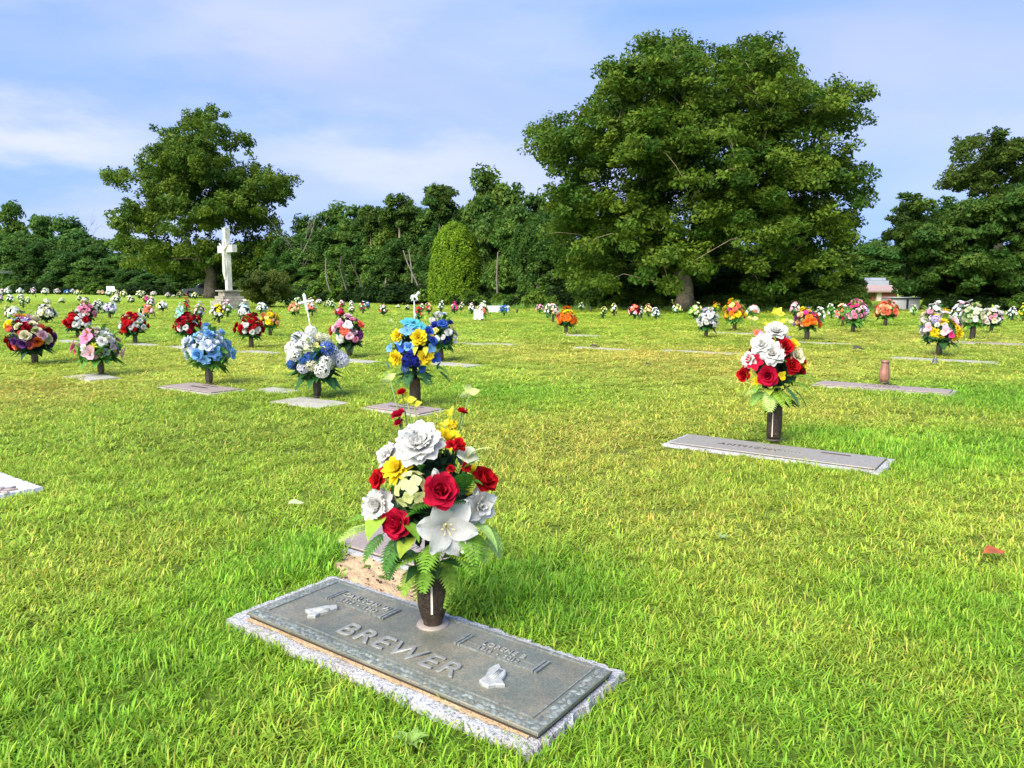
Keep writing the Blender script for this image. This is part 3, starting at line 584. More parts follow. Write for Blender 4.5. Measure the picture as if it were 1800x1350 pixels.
# ------------------------------------------------------------------ brick building, white shed wall, white low wall
gY = G(1560, 533)[1] + 6; s = gY / F
def hx(x): return AT(x, 520, gY)[0]
def hz(y): return AT(1560, y, gY)[2]
hb = empty('brick_house', (hx(1560), gY, 0)); tag(hb, 'low red brick building with grey roof seen between the trees', 'building')
hc = hx(1560)
zw = hz(511)
MB().box(((hx(1550) + hx(1577)) / 2 - hc, 2, zw / 2), ((hx(1577) - hx(1550)) / 2, 2, zw / 2)).obj('brick_wall', M_brick, hb)
MB().box(((hx(1500) + hx(1540)) / 2 - hc, 2.2, zw / 2), ((hx(1540) - hx(1500)) / 2, 2, zw / 2)).obj('side_wall', M_brick, hb)
MB().box((hx(1545.5) - hc, 1.98, zw / 2), (.18, 2, zw / 2 - .01)).obj('door_frame', M_fascia, hb)
MB().add([(hx(1490) - hc, -.4, zw), (hx(1580) - hc, -.4, zw), (hx(1575) - hc, .8, hz(501)), (hx(1490) - hc, .8, hz(501)), (hx(1490) - hc, 4.4, zw), (hx(1580) - hc, 4.4, zw), (hx(1490) - hc, -.4, zw - .12), (hx(1580) - hc, -.4, zw - .12)],
         [(0, 1, 2, 3), (0, 6, 7, 1), (3, 2, 5, 4)]).obj('eave', M_pinkroof, hb)
MB().box(((hx(1505) + hx(1572)) / 2 - hc, 2.4, (hz(501) + hz(493)) / 2), ((hx(1572) - hx(1505)) / 2, 1.4, (hz(493) - hz(501)) / 2)).obj('roof', M_roof, hb)
MB().box((hx(1568) - hc, 3, (hz(493) + hz(488)) / 2 + .02), (.6, .6, (hz(488) - hz(493)) / 2)).obj('roof_vent', M_roof, hb)
gs = G(1590, 547); wl = empty('white_shed', (AT(1592, 540, gs[1] + 2.0)[0], gs[1] + 2.0, 0)); tag(wl, 'low white shed with a black-edged front right of the brick building', 'shed')
s2 = (gs[1] + 2) / F; hh = (547 - 528) * s2
MB().box((0, .6, hh / 2), (24 * s2, .6, hh / 2)).obj('wall', M_white, wl)
MB().box((0, -.01, hh + .03), (26 * s2, .06, .03)).obj('roof_edge', M_dark, wl); MB().box((2 * s2, -.03, hh / 2), (.04, .03, hh / 2)).obj('post', M_dark, wl); MB().box((0, .6, hh + .075), (25 * s2, .66, .015)).obj('roof', M_white, wl)
gw = G(868, 550); s3 = gw[1] / F
lw = empty('low_wall', (gw[0], gw[1] + .8, 0)); tag(lw, 'long low white wall in the lawn beside the blue bouquet', 'wall')
MB().box((0, 0, 4.5 * s3), (26 * s3, .25, 4.5 * s3)).obj('wall', M_white, lw); MB().box((0, 0, 9 * s3 + .03), (27 * s3, .3, .03)).obj('coping', M_white, lw)
gw = G(1495, 541)
wv = empty('white_shed', (gw[0] - .6, gw[1] + 5, 0)); tag(wv, 'white shed wall glimpsed through leaves left of the brick building', 'shed')
MB().box((0, 0, .9), (1.6, 1, .9)).obj('wall', M_white, wv); MB().add([(-1.8, -1.2, 1.8), (1.8, -1.2, 1.8), (1.8, 0, 2.4), (-1.8, 0, 2.4), (1.8, 1.2, 1.8), (-1.8, 1.2, 1.8)], [(0, 1, 2, 3), (3, 2, 4, 5)]).obj('roof', M_roof, wv)
# ------------------------------------------------------------------ grave markers
def text_mesh(s, size, depth, mat_, name):
    cu = bpy.data.curves.new(name, 'FONT'); cu.body = s; cu.size = size; cu.extrude = depth; cu.bevel_depth = .0006; cu.bevel_resolution = 0; cu.resolution_u = 4; cu.align_x = 'CENTER'; cu.align_y = 'CENTER'; cu.space_character = 1.15
    o = bpy.data.objects.new(name, cu); C.objects.link(o); bpy.context.view_layer.update()
    me = bpy.data.meshes.new_from_object(o.evaluated_get(bpy.context.evaluated_depsgraph_get())); bpy.data.objects.remove(o)
    me.name = name; me.materials.clear(); me.materials.append(mat_); return me
def rough_slab(hx, hy, z0, z1, r, amp, n=40):
    pts = []
    for (a, b) in (((-hx, -hy), (hx, -hy)), ((hx, -hy), (hx, hy)), ((hx, hy), (-hx, hy)), ((-hx, hy), (-hx, -hy))):
        m = max(3, int(n * math.hypot(b[0] - a[0], b[1] - a[1]) / (2 * hx)))
        for q in range(m): t = q / m; pts.append((a[0] + (b[0] - a[0]) * t, a[1] + (b[1] - a[1]) * t))
    P = np.array(pts); k = len(P); jo = r.uniform(-amp, amp, (k, 2)); P1 = P + jo; P0 = P * 1.0 + r.uniform(-amp, amp, (k, 2)) + np.sign(P) * amp
    V = [(x, y, z0) for x, y in P0] + [(x, y, (z0 + z1) / 2 + .004) for x, y in P1 * 1.003] + [(x, y, z1 + r.uniform(-.004, .0)) for x, y in P1 * np.array([1 - .006 / hx, 1 - .006 / hy])] + [(x, y, z1) for x, y in P * np.array([1 - .022 / hx, 1 - .022 / hy])]
    Fc = [(i * k + j, i * k + (j + 1) % k, (i + 1) * k + (j + 1) % k, (i + 1) * k + j) for i in range(3) for j in range(k)] + [tuple(range(3 * k, 4 * k))]
    return MB().add(V, Fc)
def marker(c, L_, D_, label, top=.020, gm=None, pm=None, pmar=.05, near=False, seed=0, emblem=None, group='flat grave markers set in the lawn'):
    gm = gm or M_granf; pm = pm or M_brown; r = np.random.default_rng(seed + 100)
    t = empty('grave_marker', (c[0], c[1], 0), TH); tag(t, label, 'grave marker', group)
    rough_slab(L_ / 2, D_ / 2, -.06, top, r, .006 if near else .003, 44 if near else 10).obj('granite_base', gm, t)
    RECTS.append((c, L_ / 2 + .0, D_ / 2 + .0))
    if pm != 'none':
        px, py = L_ / 2 - pmar, D_ / 2 - pmar
        mb = prism(MB(), [(-px, -py), (px, -py), (px, py), (-px, py)], top - .002, top + .012, bev=.004); o = mb.obj('bronze_plate', pm, t)
        me = MB().box((0, 0, top + .001), (px + .004, py + .004, .004)).obj('plate_edge', M_edge, t)
        # raised lines of lettering
        mb = MB()
        for (yy, n, h, w) in ((-.02, 8, .022, .034), (py * .55, 14, .008, .016)):
            for q in range(n):
                if r.random() < .12: continue
                xx = (q - (n - 1) / 2) * w * 1.5
                mb.box((xx, yy, top + .0135), (w * .32, .004, .0025)); mb.box((xx - w * .3, yy, top + .0137), (.004, h, .0025)); mb.box((xx + w * .25, yy + h * .3, top + .0139), (.004, h * .7, .0025))
        mb.obj('raised_lettering', M_relief if near else M_edge, t)
    return t
GRR = np.random.default_rng(55)
# foreground marker
gc = np.mean([G(*p, .028) for p in [(405, 1090), (940, 1322), (1090, 1180), (578, 1010)]], axis=0)
HL, HD = 1.39, .53
hero = empty('grave_marker', (gc[0], gc[1], 0), TH); tag(hero, 'large foreground grave marker with patinated bronze plate on speckled granite', 'grave marker')
rough_slab(HL / 2, HD / 2, -.06, .03, GRR, .008, 90).obj('granite_base', M_gran, hero); RECTS.append((gc, HL / 2 - .004, HD / 2 - .004))
pc = loc2(gc, np.mean([G(*p, .05) for p in [(443, 1080), (937, 1285), (1062, 1178), (592, 1020)]], axis=0)); PX, PY = .648, .207; PZ = .054
def P2(x, y, z=PZ): return loc2(gc, G(x, y, z))
mb = prism(MB(), [(pc[0] - PX, pc[1] - PY), (pc[0] + PX, pc[1] - PY), (pc[0] + PX, pc[1] + PY), (pc[0] - PX, pc[1] + PY)], .044, PZ, bev=.003); mb.obj('bronze_plate', M_plate, hero)
MB().box((pc[0], pc[1], .0365), (PX - .007, PY - .007, .0072)).obj('plate_bedding', M_edge, hero)
xs_ = np.linspace(-PX + .01, PX - .03, 90); w_ = .006 + .012 * np.abs(np.sin(xs_ * 9 + 1)) * GRR.uniform(.4, 1, 90) + .004 * GRR.random(90)
V_ = [(pc[0] + a, pc[1] - PY + .004, .034) for a in xs_] + [(pc[0] + a, pc[1] - PY - w, .0335) for a, w in zip(xs_, w_)]
MB().add(V_, [(i, i + 90, i + 91, i + 1) for i in range(89)]).obj('sandy_dirt', M_sand, hero)
mb = MB(); BW = .052
def border_leaf(mb, x, y, ang, sz):
    k = 7; V = [(x, y, PZ + .0065 * sz / .02)]
    for j in range(k):
        w = 2 * math.pi * j / k; lx = math.cos(w) * sz; ly = math.sin(w) * sz * .48
        V.append((x + lx * math.cos(ang) - ly * math.sin(ang), y + lx * math.sin(ang) + ly * math.cos(ang), PZ - .001))
    f = GRR.uniform(.7, 1.35); mb.add(V, [(0, 1 + j, 1 + (j + 1) % k) for j in range(k)], (f * .96, f, f * .98))
for q in range(64):
    x = pc[0] - PX + .02 + (2 * PX - .04) * q / 63
    for row, dy in ((0, .014), (1, .034)):
        border_leaf(mb, x + GRR.uniform(-.006, .006), pc[1] - PY + dy + GRR.uniform(-.003, .003), (.6 if (q + row) % 2 else -.5) + GRR.uniform(-.3, .3), GRR.uniform(.014, .021))
    if q % 2: border_leaf(mb, x, pc[1] + PY - .01, GRR.uniform(-.5, .5), .010)
for sx in (-1, 1):
    for q in range(19):
        y = pc[1] - PY + .05 + (2 * PY - .07) * q / 18
        for dx in (.014, .034): border_leaf(mb, pc[0] + sx * (PX - dx), y + GRR.uniform(-.004, .004), 1.57 + (.6 if q % 2 else -.6) + GRR.uniform(-.3, .3), GRR.uniform(.013, .02))
o = mb.obj('leaf_border', M_border, hero, True); o['kind'] = 'stuff'
mb = MB()
for (cx, cy, hx_, hy_) in ((pc[0], pc[1] - PY + BW, PX - BW, .0022), (pc[0], pc[1] + PY - .022, PX - BW, .002), (pc[0] - PX + BW, pc[1] + .012, .0022, PY - .04), (pc[0] + PX - BW, pc[1] + .012, .0022, PY - .04)):
    mb.box((cx, cy, PZ + .001), (hx_, hy_, .0028))
mb.obj('border_rail', M_border, hero)
def quadloc(LB, LT, RT, RB): return [P2(*LB), P2(*RB), P2(*RT), P2(*LT)]
def scroll(q, top_txt, bot_txt, name):
    lb, rb, rt_, lt_ = q; x0, x1 = (lb[0] + lt_[0]) / 2, (rb[0] + rt_[0]) / 2; y0, y1 = (lb[1] + rb[1]) / 2, (lt_[1] + rt_[1]) / 2
    w, h = x1 - x0, y1 - y0; cx, cy = (x0 + x1) / 2, (y0 + y1) / 2
    mb = MB(); prism(mb, [(x0 + .02, y0 + .006), (x1 - .02, y0 + .006), (x1 - .02, y1), (x0 + .02, y1)], PZ - .001, PZ + .003, bev=.0015); o = mb.obj(name, M_plate, hero)
    mb = MB()
    for xx in (x0 + .006, x0 + .02, x1 - .02, x1 - .006): mb.box((xx, cy, PZ + .003), (.0045, h / 2 + .004, .0045))
    mb.box((cx, y0 + .002, PZ + .002), (w / 2 - .02, .0025, .003)); mb.box((cx, cy - h * .02, PZ + .002), (w / 2 - .03, .0012, .0022)); mb.obj('scroll_frame', M_border, o)
    a = lk(bpy.data.objects.new('lettering', text_mesh(top_txt, h * .46, .002, M_relief, 'lettering')), o); a.location = (cx, y0 + h * .74, PZ + .005)
    b = lk(bpy.data.objects.new('lettering', text_mesh(bot_txt, h * .36, .002, M_relief, 'lettering')), o); b.location = (cx, y0 + h * .26, PZ + .005)
scroll(quadloc((802, 1131), (820, 1117), (965, 1166), (946, 1187)), 'LORENE B', '1914  -  2010', 'name_scroll')
scroll(quadloc((570, 1053), (600, 1041), (705, 1073), (680, 1089)), 'CARLSON W', '1910  -  1983', 'name_scroll')
b0, b1, t1 = P2(586, 1114), P2(786, 1190), P2(795, 1163)
hl = t1[1] - b1[1]; me = text_mesh('BREWER', abs(hl) / .70, .0035, M_relief, 'family_name'); xs = np.array([v.co.x for v in me.vertices]); o = lk(bpy.data.objects.new('family_name', me), hero)
o.scale = ((b1[0] - b0[0] + .02) / (xs.max() - xs.min()), 1, 1); o.location = ((b0[0] + b1[0]) / 2 + .005, (b0[1] + b1[1]) / 2 + abs(hl) / 2, PZ + .003)
def zp(pts, sx, ox, oy): return [P2(ox + a / sx, oy + b / sx) for a, b in pts]
for pts in ([(1140, 692), (1170, 668), (1183, 640), (1205, 628), (1228, 622), (1238, 642), (1258, 650), (1255, 668), (1240, 690), (1252, 712), (1212, 712), (1180, 718), (1152, 706)], [(385, 385), (430, 377), (470, 368), (525, 364), (526, 377), (482, 392), (450, 400), (430, 412), (395, 412), (408, 400)]):
    q = zp(pts, 2.466, 380, 920); q = [tuple(v) for v in q]
    o = prism(MB(), q, PZ - .001, PZ + .012, bev=.003).obj('praying_hands', M_handrelief, hero)
    cq = np.mean(q, 0); ax = (np.array(q[4]) - np.array(q[0])); 
    mb = MB(); 
    for k_ in (-1, 0, 1): mb.tube([np.append(cq + ax * (-.2) + np.array([ax[1], -ax[0]]) * .07 * k_, PZ + .012), np.append(cq + ax * .3 + np.array([ax[1], -ax[0]]) * .05 * k_, PZ + .0125)], [.003, .002], 5)
    mb.obj('fingers', M_handrelief, o, True)
# marker behind it
fl = G(567, 956, .014); bc = fl + UX * .35 + UY * .22
marker(bc, .70, .44, 'brown-plated grave marker half hidden behind the foreground bouquet, bare sand before it', .014, M_gran, M_brown, .035, True, 3)
# sand strip between them
spoly = [G(x, y)[:2] for x, y in [(574, 1004), (580, 984), (600, 972), (640, 975), (700, 1000), (745, 1015), (790, 1040), (800, 1070), (770, 1090), (700, 1070), (620, 1040), (585, 1022)]]
def in_poly(P, poly):
    x, y = P[:, 0], P[:, 1]; m = np.zeros(len(P), bool); n = len(poly)
    for i in range(n):
        (x1, y1), (x2, y2) = poly[i], poly[(i + 1) % n]
        with np.errstate(divide='ignore', invalid='ignore'): m ^= ((y1 > y) != (y2 > y)) & (x < (x2 - x1) * (y - y1) / (y2 - y1) + x1)
    return m
sp = np.array(spoly); mn, mxx = sp.min(0) - .05, sp.max(0) + .05; n = 60
gx, gy_ = np.meshgrid(np.linspace(mn[0], mxx[0], n), np.linspace(mn[1], mxx[1], n)); PP = np.stack([gx.ravel(), gy_.ravel()], 1); ins = in_poly(PP, spoly).reshape(n, n)
zz = np.where(ins, .006 + .006 * np.sin(gx * 31) * np.cos(gy_ * 27) + .004 * np.sin(gx * 70 + gy_ * 50), -.012); zz = (zz + np.roll(zz, 1, 0) + np.roll(zz, -1, 0) + np.roll(zz, 1, 1) + np.roll(zz, -1, 1)) / 5 + GRR.uniform(-.003, .003, (n, n))
idx = np.arange(n * n).reshape(n, n); Fc = np.stack([idx[:-1, :-1].ravel(), idx[:-1, 1:].ravel(), idx[1:, 1:].ravel(), idx[1:, :-1].ravel()], 1)
o = lk(bpy.data.objects.new('sand', mesh_np('sand', np.stack([gx.ravel(), gy_.ravel(), zz.ravel()], 1), Fc, [M_sand], smooth=True))); tag(o, kind='structure')
cr2 = MB()
for q in range(110):
    a = spoly[GRR.integers(0, len(spoly))] * 0 + np.array([GRR.uniform(mn[0], mxx[0]), GRR.uniform(mn[1], mxx[1])])
    if in_poly(np.array([a]), spoly)[0]:
        h = GRR.uniform(.0012, .0036); cr2.box((a[0], a[1], .018), (h * GRR.uniform(1, 2.5), h, h), GRR.uniform(0, 3))
o = cr2.obj('soil_crumbs', M_soil); tag(o, kind='stuff', label='dark crumbs of soil scattered on the bare sand', cat='soil')
# the left-edge marker
c = G(75, 856, .035) - UX * .40 - UY * .24
lm = marker(c, .80, .48, 'pale granite grave marker with a carved spray at the left picture edge', .04, mat('pale_granite', (.52, .52, .54, 1), .85, noise=[(90, grey(.6), grey(1.08), .3, .5, 'n')], bump=(60, .4, .006)), 'none', near=True, seed=5)
e0 = loc2(c, G(2, 862, .045)); mb = MB()
for q in range(7):
    a = q * .9; border = [(math.cos(a) * .01, math.sin(a) * .01), (math.cos(a + .35) * .05, math.sin(a + .35) * .05), (math.cos(a) * .09, math.sin(a) * .09), (math.cos(a - .35) * .05, math.sin(a - .35) * .05)]
    prism(mb, [(e0[0] + p[0], e0[1] + p[1]) for p in border], .039, .052, bev=.003)
mb.obj('carved_spray', M_brown, lm)
# the others
def mk(x, y, L_, D_, label, **k): return marker(G(x, y, .028), L_, D_, label, seed=int(x), **k)
bm_ = mk(1359, 791, 1.58, .50, 'long pale grave marker with flush bronze plate under the red and white bouquet at right', gm=M_gran, pm=mat('plate_pale', (.27, .245, .20, 1), .5, .15, noise=[(30, grey(.85), grey(1.1), .35, .65, 'n')], bump=(60, .2, .002)), near=True)
q_ = lk(bpy.data.objects.new('family_name', text_mesh('ANTHONY', .085, .001, M_edge, 'family_name')), bm_); q_.location = (-.18, -.02, .0335)
MB().box((.42, .10, .0335), (.10, .008, .003)).obj('dark_slot', M_edge, bm_)
mk(354, 681, 1.12, .50, 'grave marker with brown plate under the pale blue bouquet'); mk(546, 705, .80, .44, 'bare grey grave marker under the hydrangea bouquet', pm='none')
mk(711, 717, .82, .44, 'small grave marker with dark-edged plate under the blue and yellow bouquet', pmar=.045); mk(162, 661, .76, .42, 'small grey grave marker under the pink orchid bouquet', pm='none')
mk(1551, 680, 1.55, .50, 'long grave marker with brown plate under the empty copper vase'); mk(1656, 631, 1.62, .46, 'long sunken grave marker beneath the tall multicoloured bouquet at right', top=.012, pm='none')
mk(1722, 602, 1.60, .42, 'long grave marker under the white bouquet near the right edge'); mk(485, 683, .55, .35, 'sunken grey grave marker corner right of the brown-plated one', top=.010, pm='none')
for (x, y, lab) in [(620, 632, 'pink and white bouquet with purple bloom'), (792, 638, 'white and navy bouquet'), (455, 617, 'red and white bouquet before the cross bush'), (318, 609, 'red carnation bouquet left of the pale blue one'), (252, 604, 'red and white bouquet fourth from the left'), (118, 598, 'red and white bouquet third from the left'), (1020, 588, 'orange bouquet')]:
    mk(x, y, 1.0, .42, f"thin pale flat marker under the {lab}", top=.012, pm='none')
for (x, y, w, lab) in [(822, 602, .9, 'narrow sunken marker right of the white and navy bouquet'), (880, 603, .8, 'short sunken marker left of the lawn centre'), (1060, 611, 1.3, 'sunken marker with a dark leaf lying on it'), (1230, 617, 1.5, 'sunken marker below the white bouquet right of centre'), (1290, 584, 1.2, 'sunken marker under the orange and yellow bouquet before the oak'), (1440, 601, 1.3, 'sunken marker under the orange and magenta bouquet'), (160, 601, .6, 'sunken marker between the two left red bouquets'), (1100, 660, .01, '')]:
    if lab: mk(x, y, w, .36, 'pale ' + lab, top=.010, pm='none')

# ------------------------------------------------------------------ silk flowers
def petal(Ln, Wd, p0, p1, cup, ruf, nu, nv, seed=0, tip=1.0, ptip=.0):
    r = np.random.default_rng(seed); u = np.linspace(0, 1, nu + 1); v = np.linspace(-1, 1, nv + 1); ph = np.radians(p0 + (p1 - p0) * u); st = Ln / nu
    X = np.concatenate([[0], np.cumsum(np.cos(ph[:-1]) * st)]); Z = np.concatenate([[0], np.cumsum(np.sin(ph[:-1]) * st)])
    wu = Wd * np.sin(np.pi * (u * .86 + .05) ** .85) ** .65; wu[-1] *= (1 - ptip * .9) * .8; ang = r.uniform(0, 6)
    V = []; T = []
    for i in range(nu + 1):
        nx, nz = -math.sin(ph[i]), math.cos(ph[i])
        for b in v:
            h = cup * b * b * wu[i] + ruf * u[i] ** 2 * math.sin(ang + b * 5 + u[i] * 3) * Wd
            rx = -.10 * b * b * u[i] * Ln * .8
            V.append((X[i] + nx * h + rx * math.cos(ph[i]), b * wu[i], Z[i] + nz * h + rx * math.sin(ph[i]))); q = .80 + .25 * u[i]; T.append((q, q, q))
    m = nv + 1; Fc = [(i * m + j, (i + 1) * m + j, (i + 1) * m + j + 1, i * m + j + 1) for i in range(nu) for j in range(nv)]
    return np.array(V), Fc, np.array(T)
KIND = {  # layers: n, length, width, phi0, phi1, cup, ruffle, r0
 'rose': [(3, .62, .34, 92, 100, .55, .03, .10), (4, .78, .42, 84, 84, .45, .04, .2), (5, .88, .50, 72, 60, .38, .05, .28), (6, .92, .56, 55, 18, .32, .06, .33), (5, .85, .55, 30, -10, .2, .07, .38)],
 'peony': [(7, .5, .22, 86, 86, .3, .18, .05), (9, .62, .28, 72, 60, .25, .2, .1), (11, .75, .32, 55, 38, .2, .18, .15), (11, .85, .36, 36, 12, .15, .15, .18), (10, .85, .38, 14, -18, .1, .12, .2)],
 'carnation': [(8, .45, .2, 86, 88, .3, .3, .04), (10, .62, .26, 66, 58, .2, .3, .1), (11, .8, .34, 40, 22, .15, .28, .12), (9, .85, .34, 10, -20, .1, .25, .15)],
 'dahlia': [(8, .4, .13, 84, 84, .4, .06, .04), (11, .58, .17, 66, 52, .35, .06, .08), (13, .75, .19, 42, 24, .3, .06, .12), (13, .88, .21, 16, -8, .25, .06, .14)],
 'lily': [(3, .98, .36, 42, -10, .22, .22, .05), (3, 1.02, .42, 30, -18, .2, .26, .05)],
 'orchid': [(5, .95, .46, 30, 0, .12, .10, .05)],
 'daisy': [(12, .85, .13, 10, -6, .1, .03, .15)],
 'tulip': [(3, 1.3, .5, 80, 97, .5, .03, .12), (3, 1.4, .55, 70, 100, .45, .04, .18)],
 'magnolia': [(4, .6, .26, 80, 74, .4, .16, .08), (5, .8, .34, 62, 40, .3, .18, .08), (6, .95, .42, 38, 6, .25, .2, .1), (5, .95, .42, 12, -15, .15, .2, .12)]}
_bc = {}
def centre_mesh(kind):
    mb = MB()
    if kind in ('lily', 'orchid'):
        for q in range(6): a = q * 1.05; mb.tube([(0, 0, 0), (math.cos(a) * .12, math.sin(a) * .12, .3), (math.cos(a) * .2, math.sin(a) * .2, .42)], [.015, .012, .03], 4, t=(.95, .85, .45))
        mb.lathe([(.0, .08), (.09, .05), (.11, 0)], 8, t=(.85, .9, .5))
    elif kind == 'daisy': mb.lathe([(.0, .12), (.14, .09), (.2, .02), (.2, -.03)], 10, t=(.95, .6, .08))
    else: mb.lathe([(.0, .3), (.1, .22), (.16, .0), (.05, -.12)], 8, t=(.7, .7, .7))
    return mb
def bloom_mesh(kind, low, var=0):
    k = (kind, low, var)
    if k in _bc: return _bc[k]
    r = np.random.default_rng(hash(kind) % 1000 if False else sum(map(ord, kind)) + var * 17)
    nu, nv = (3, 2) if low == 1 else (2, 1)
    mb = MB(); q = 0
    if kind == 'hydrangea':
        nfl = 34 if low == 1 else 16
        for f in range(nfl):
            z = 1 - 1.75 * (f + .5) / nfl; a = f * 2.4; rr = math.sqrt(max(0, 1 - z * z)); nrm = Vector((rr * math.cos(a), rr * math.sin(a), z)); qq = nrm.to_track_quat('Z', 'Y').to_matrix(); tt = r.uniform(.86, 1.1)
            for p in range(4):
                b = p * math.pi / 2 + a; sz = .30; V = [(0, 0, 0), (sz * .6, -sz * .38, .03), (sz, 0, .04), (sz * .6, sz * .38, .03)]
                V = [qq @ (Matrix.Rotation(b, 3, 'Z') @ Vector(v)) + nrm * .78 for v in V]; mb.add(V, [(0, 1, 2, 3)], (tt, tt, tt))
    else:
        lay = KIND[kind] if low == 1 else KIND[kind][-3:]
        for (n, Ln, Wd, p0, p1, cup, ruf, r0) in lay:
            n2 = n if low == 1 else max(4, int(n * .6)); W2 = Wd * (1 if low == 1 else 1.5)
            for j in range(n2):
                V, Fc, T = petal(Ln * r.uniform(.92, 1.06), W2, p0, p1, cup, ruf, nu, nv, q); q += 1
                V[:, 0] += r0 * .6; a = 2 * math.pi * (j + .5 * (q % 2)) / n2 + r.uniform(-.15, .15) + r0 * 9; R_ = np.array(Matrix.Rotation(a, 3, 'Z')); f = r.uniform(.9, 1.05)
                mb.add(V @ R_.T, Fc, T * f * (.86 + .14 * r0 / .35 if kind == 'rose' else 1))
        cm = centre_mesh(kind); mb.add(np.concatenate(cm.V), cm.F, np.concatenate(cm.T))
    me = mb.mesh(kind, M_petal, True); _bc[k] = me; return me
def bloom(kind, parent, pos, nrm, r, col, low=1, var=0, spin=0, name=None):
    o = lk(bpy.data.objects.new(name or kind, bloom_mesh(kind, low, var)), parent); o.location = pos
    o.rotation_mode = 'QUATERNION'; o.rotation_quaternion = Vector(nrm).to_track_quat('Z', 'Y') @ Quaternion((0, 0, 1), spin); o.scale = (r, r, r); o.color = col; return o
_pm = {}
def hero_bloom(kind, parent, pos, nrm, r, col, spin=0, seed=0):
    """big bloom: every petal a child object"""
    cm = centre_mesh(kind); o = cm.obj(kind, M_petal, parent, True); o.location = pos; o.rotation_mode = 'QUATERNION'; o.rotation_quaternion = Vector(nrm).to_track_quat('Z', 'Y') @ Quaternion((0, 0, 1), spin); o.scale = (r, r, r); o.color = col if kind not in ('lily',) else (1, 1, 1, 1)
    rr = np.random.default_rng(seed); q = 0
    for li, (n, Ln, Wd, p0, p1, cup, ruf, r0) in enumerate(KIND[kind]):
        for j in range(n):
            k = (kind, li, j % 3)
            if k not in _pm:
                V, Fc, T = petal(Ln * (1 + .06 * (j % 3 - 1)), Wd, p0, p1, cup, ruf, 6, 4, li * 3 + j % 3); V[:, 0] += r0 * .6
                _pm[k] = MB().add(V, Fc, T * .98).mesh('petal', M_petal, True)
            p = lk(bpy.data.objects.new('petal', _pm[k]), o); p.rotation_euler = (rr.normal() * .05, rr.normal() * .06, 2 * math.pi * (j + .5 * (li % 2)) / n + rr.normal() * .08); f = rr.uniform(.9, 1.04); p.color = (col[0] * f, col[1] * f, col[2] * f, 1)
    return o
def hydra_hero(parent, pos, nrm, r, col, seed=0):
    rr = np.random.default_rng(seed); o = MB().lathe([(0, -.7), (.1, -.5), (.35, 0), (.3, .3), (0, .4)], 8, t=(.5, .7, .3)).obj('hydrangea', M_silk, parent, True); o.location = pos; o.rotation_mode = 'QUATERNION'; o.rotation_quaternion = Vector(nrm).to_track_quat('Z', 'Y'); o.scale = (r, r, r); o.color = (.5, .7, .3, 1)
    if 'fl' not in _pm:
        mb = MB()
        for p in range(4):
            V, Fc, T = petal(.36, .19, 14, -8, .15, .1, 3, 2, p); mb.add(V @ np.array(Matrix.Rotation(p * math.pi / 2, 3, 'Z')).T, Fc, T)
        _pm['fl'] = mb.mesh('floret', M_petal, True)
    for f in range(20):
        z = 1 - 1.3 * (f + .5) / 20; a = f * 2.4; s_ = math.sqrt(max(0, 1 - z * z)); nn = Vector((s_ * math.cos(a), s_ * math.sin(a), z)); q = lk(bpy.data.objects.new('floret', _pm['fl']), o); q.location = nn * rr.uniform(.68, .9); q.rotation_mode = 'QUATERNION'; q.rotation_quaternion = nn.to_track_quat('Z', 'Y') @ Quaternion((0, 0, 1), a * 3); g = rr.uniform(.85, 1.05); q.color = (col[0] * g, col[1] * g, col[2] * (g if f % 3 else g * 1.3), 1)
# leaves: +X along, drooping
def fern_mesh(n=11, droop=.5, w=.30):
    mb = MB(); X = lambda u: np.array([u * (1 - .12 * u * droop), 0, .12 * math.sin(u * 2) - droop * .5 * u * u])
    mb.tube([X(u) for u in np.linspace(0, 1, 6)], np.linspace(.012, .004, 6), 4, t=(.8, .9, .7))
    for i in range(n):
        u = .1 + .88 * i / n; ln = w * math.sin(math.pi * (.12 + .86 * (u)) ** .8) * 1.05 + .03; p = X(u)
        for sg in (-1, 1):
            a = np.array([.42, sg * 1.0, -.18]); a /= np.linalg.norm(a); b = np.array([1, 0, 0]); wd = .052
            V = [p - b * wd * .5, p + a * ln * .5 - b * wd * .75 + np.array([0, 0, .02]), p + a * ln + b * wd * .3, p + a * ln * .55 + b * wd * .85 + np.array([0, 0, .02]), p + b * wd * .6]
            f = .85 + .3 * (i % 2) * .5; mb.add(V, [(0, 1, 2, 3, 4)], (f, f, f))
    return mb
def broad_mesh(w=.22, droop=.4):
    mb = MB(); nu = 7; V = []; T = []
    for i in range(nu + 1):
        u = i / nu; ww = w * math.sin(math.pi * u ** .8) if 0 < u < 1 else .004; x = u; z = .18 * math.sin(u * 2.2) - droop * u * u * .6
        for v in (-1, -.5, 0, .5, 1): V.append((x, v * ww, z + .25 * ww * abs(v) + .008 * math.sin(u * 26 + abs(v) * 4))); T.append([.86 + .14 * abs(v) + .06 * ((i + 0) % 2)] * 3)
    Fc = [(i * 5 + j, (i + 1) * 5 + j, (i + 1) * 5 + j + 1, i * 5 + j + 1) for i in range(nu) for j in range(4)]
    mb.add(V, Fc, T); mb.tube([(-.25, 0, .0), (0, 0, 0)], .008, 4); return mb
LM = {'fern': fern_mesh().mesh('fern_frond', M_silk), 'fern2': fern_mesh(9, .9, .36).mesh('fern_frond', M_silk), 'broad': broad_mesh().mesh('leaf', M_silk, True), 'long': broad_mesh(.15, .6).mesh('leaf', M_silk, True), 'round': broad_mesh(.34, .25).mesh('leaf', M_silk, True)}
LGREEN = srgb(150, 185, 60); FGREEN = srgb(120, 165, 50); DGREEN = (.018, .06, .022, 1); PALE = srgb(200, 215, 130); YGREEN = srgb(225, 225, 60)
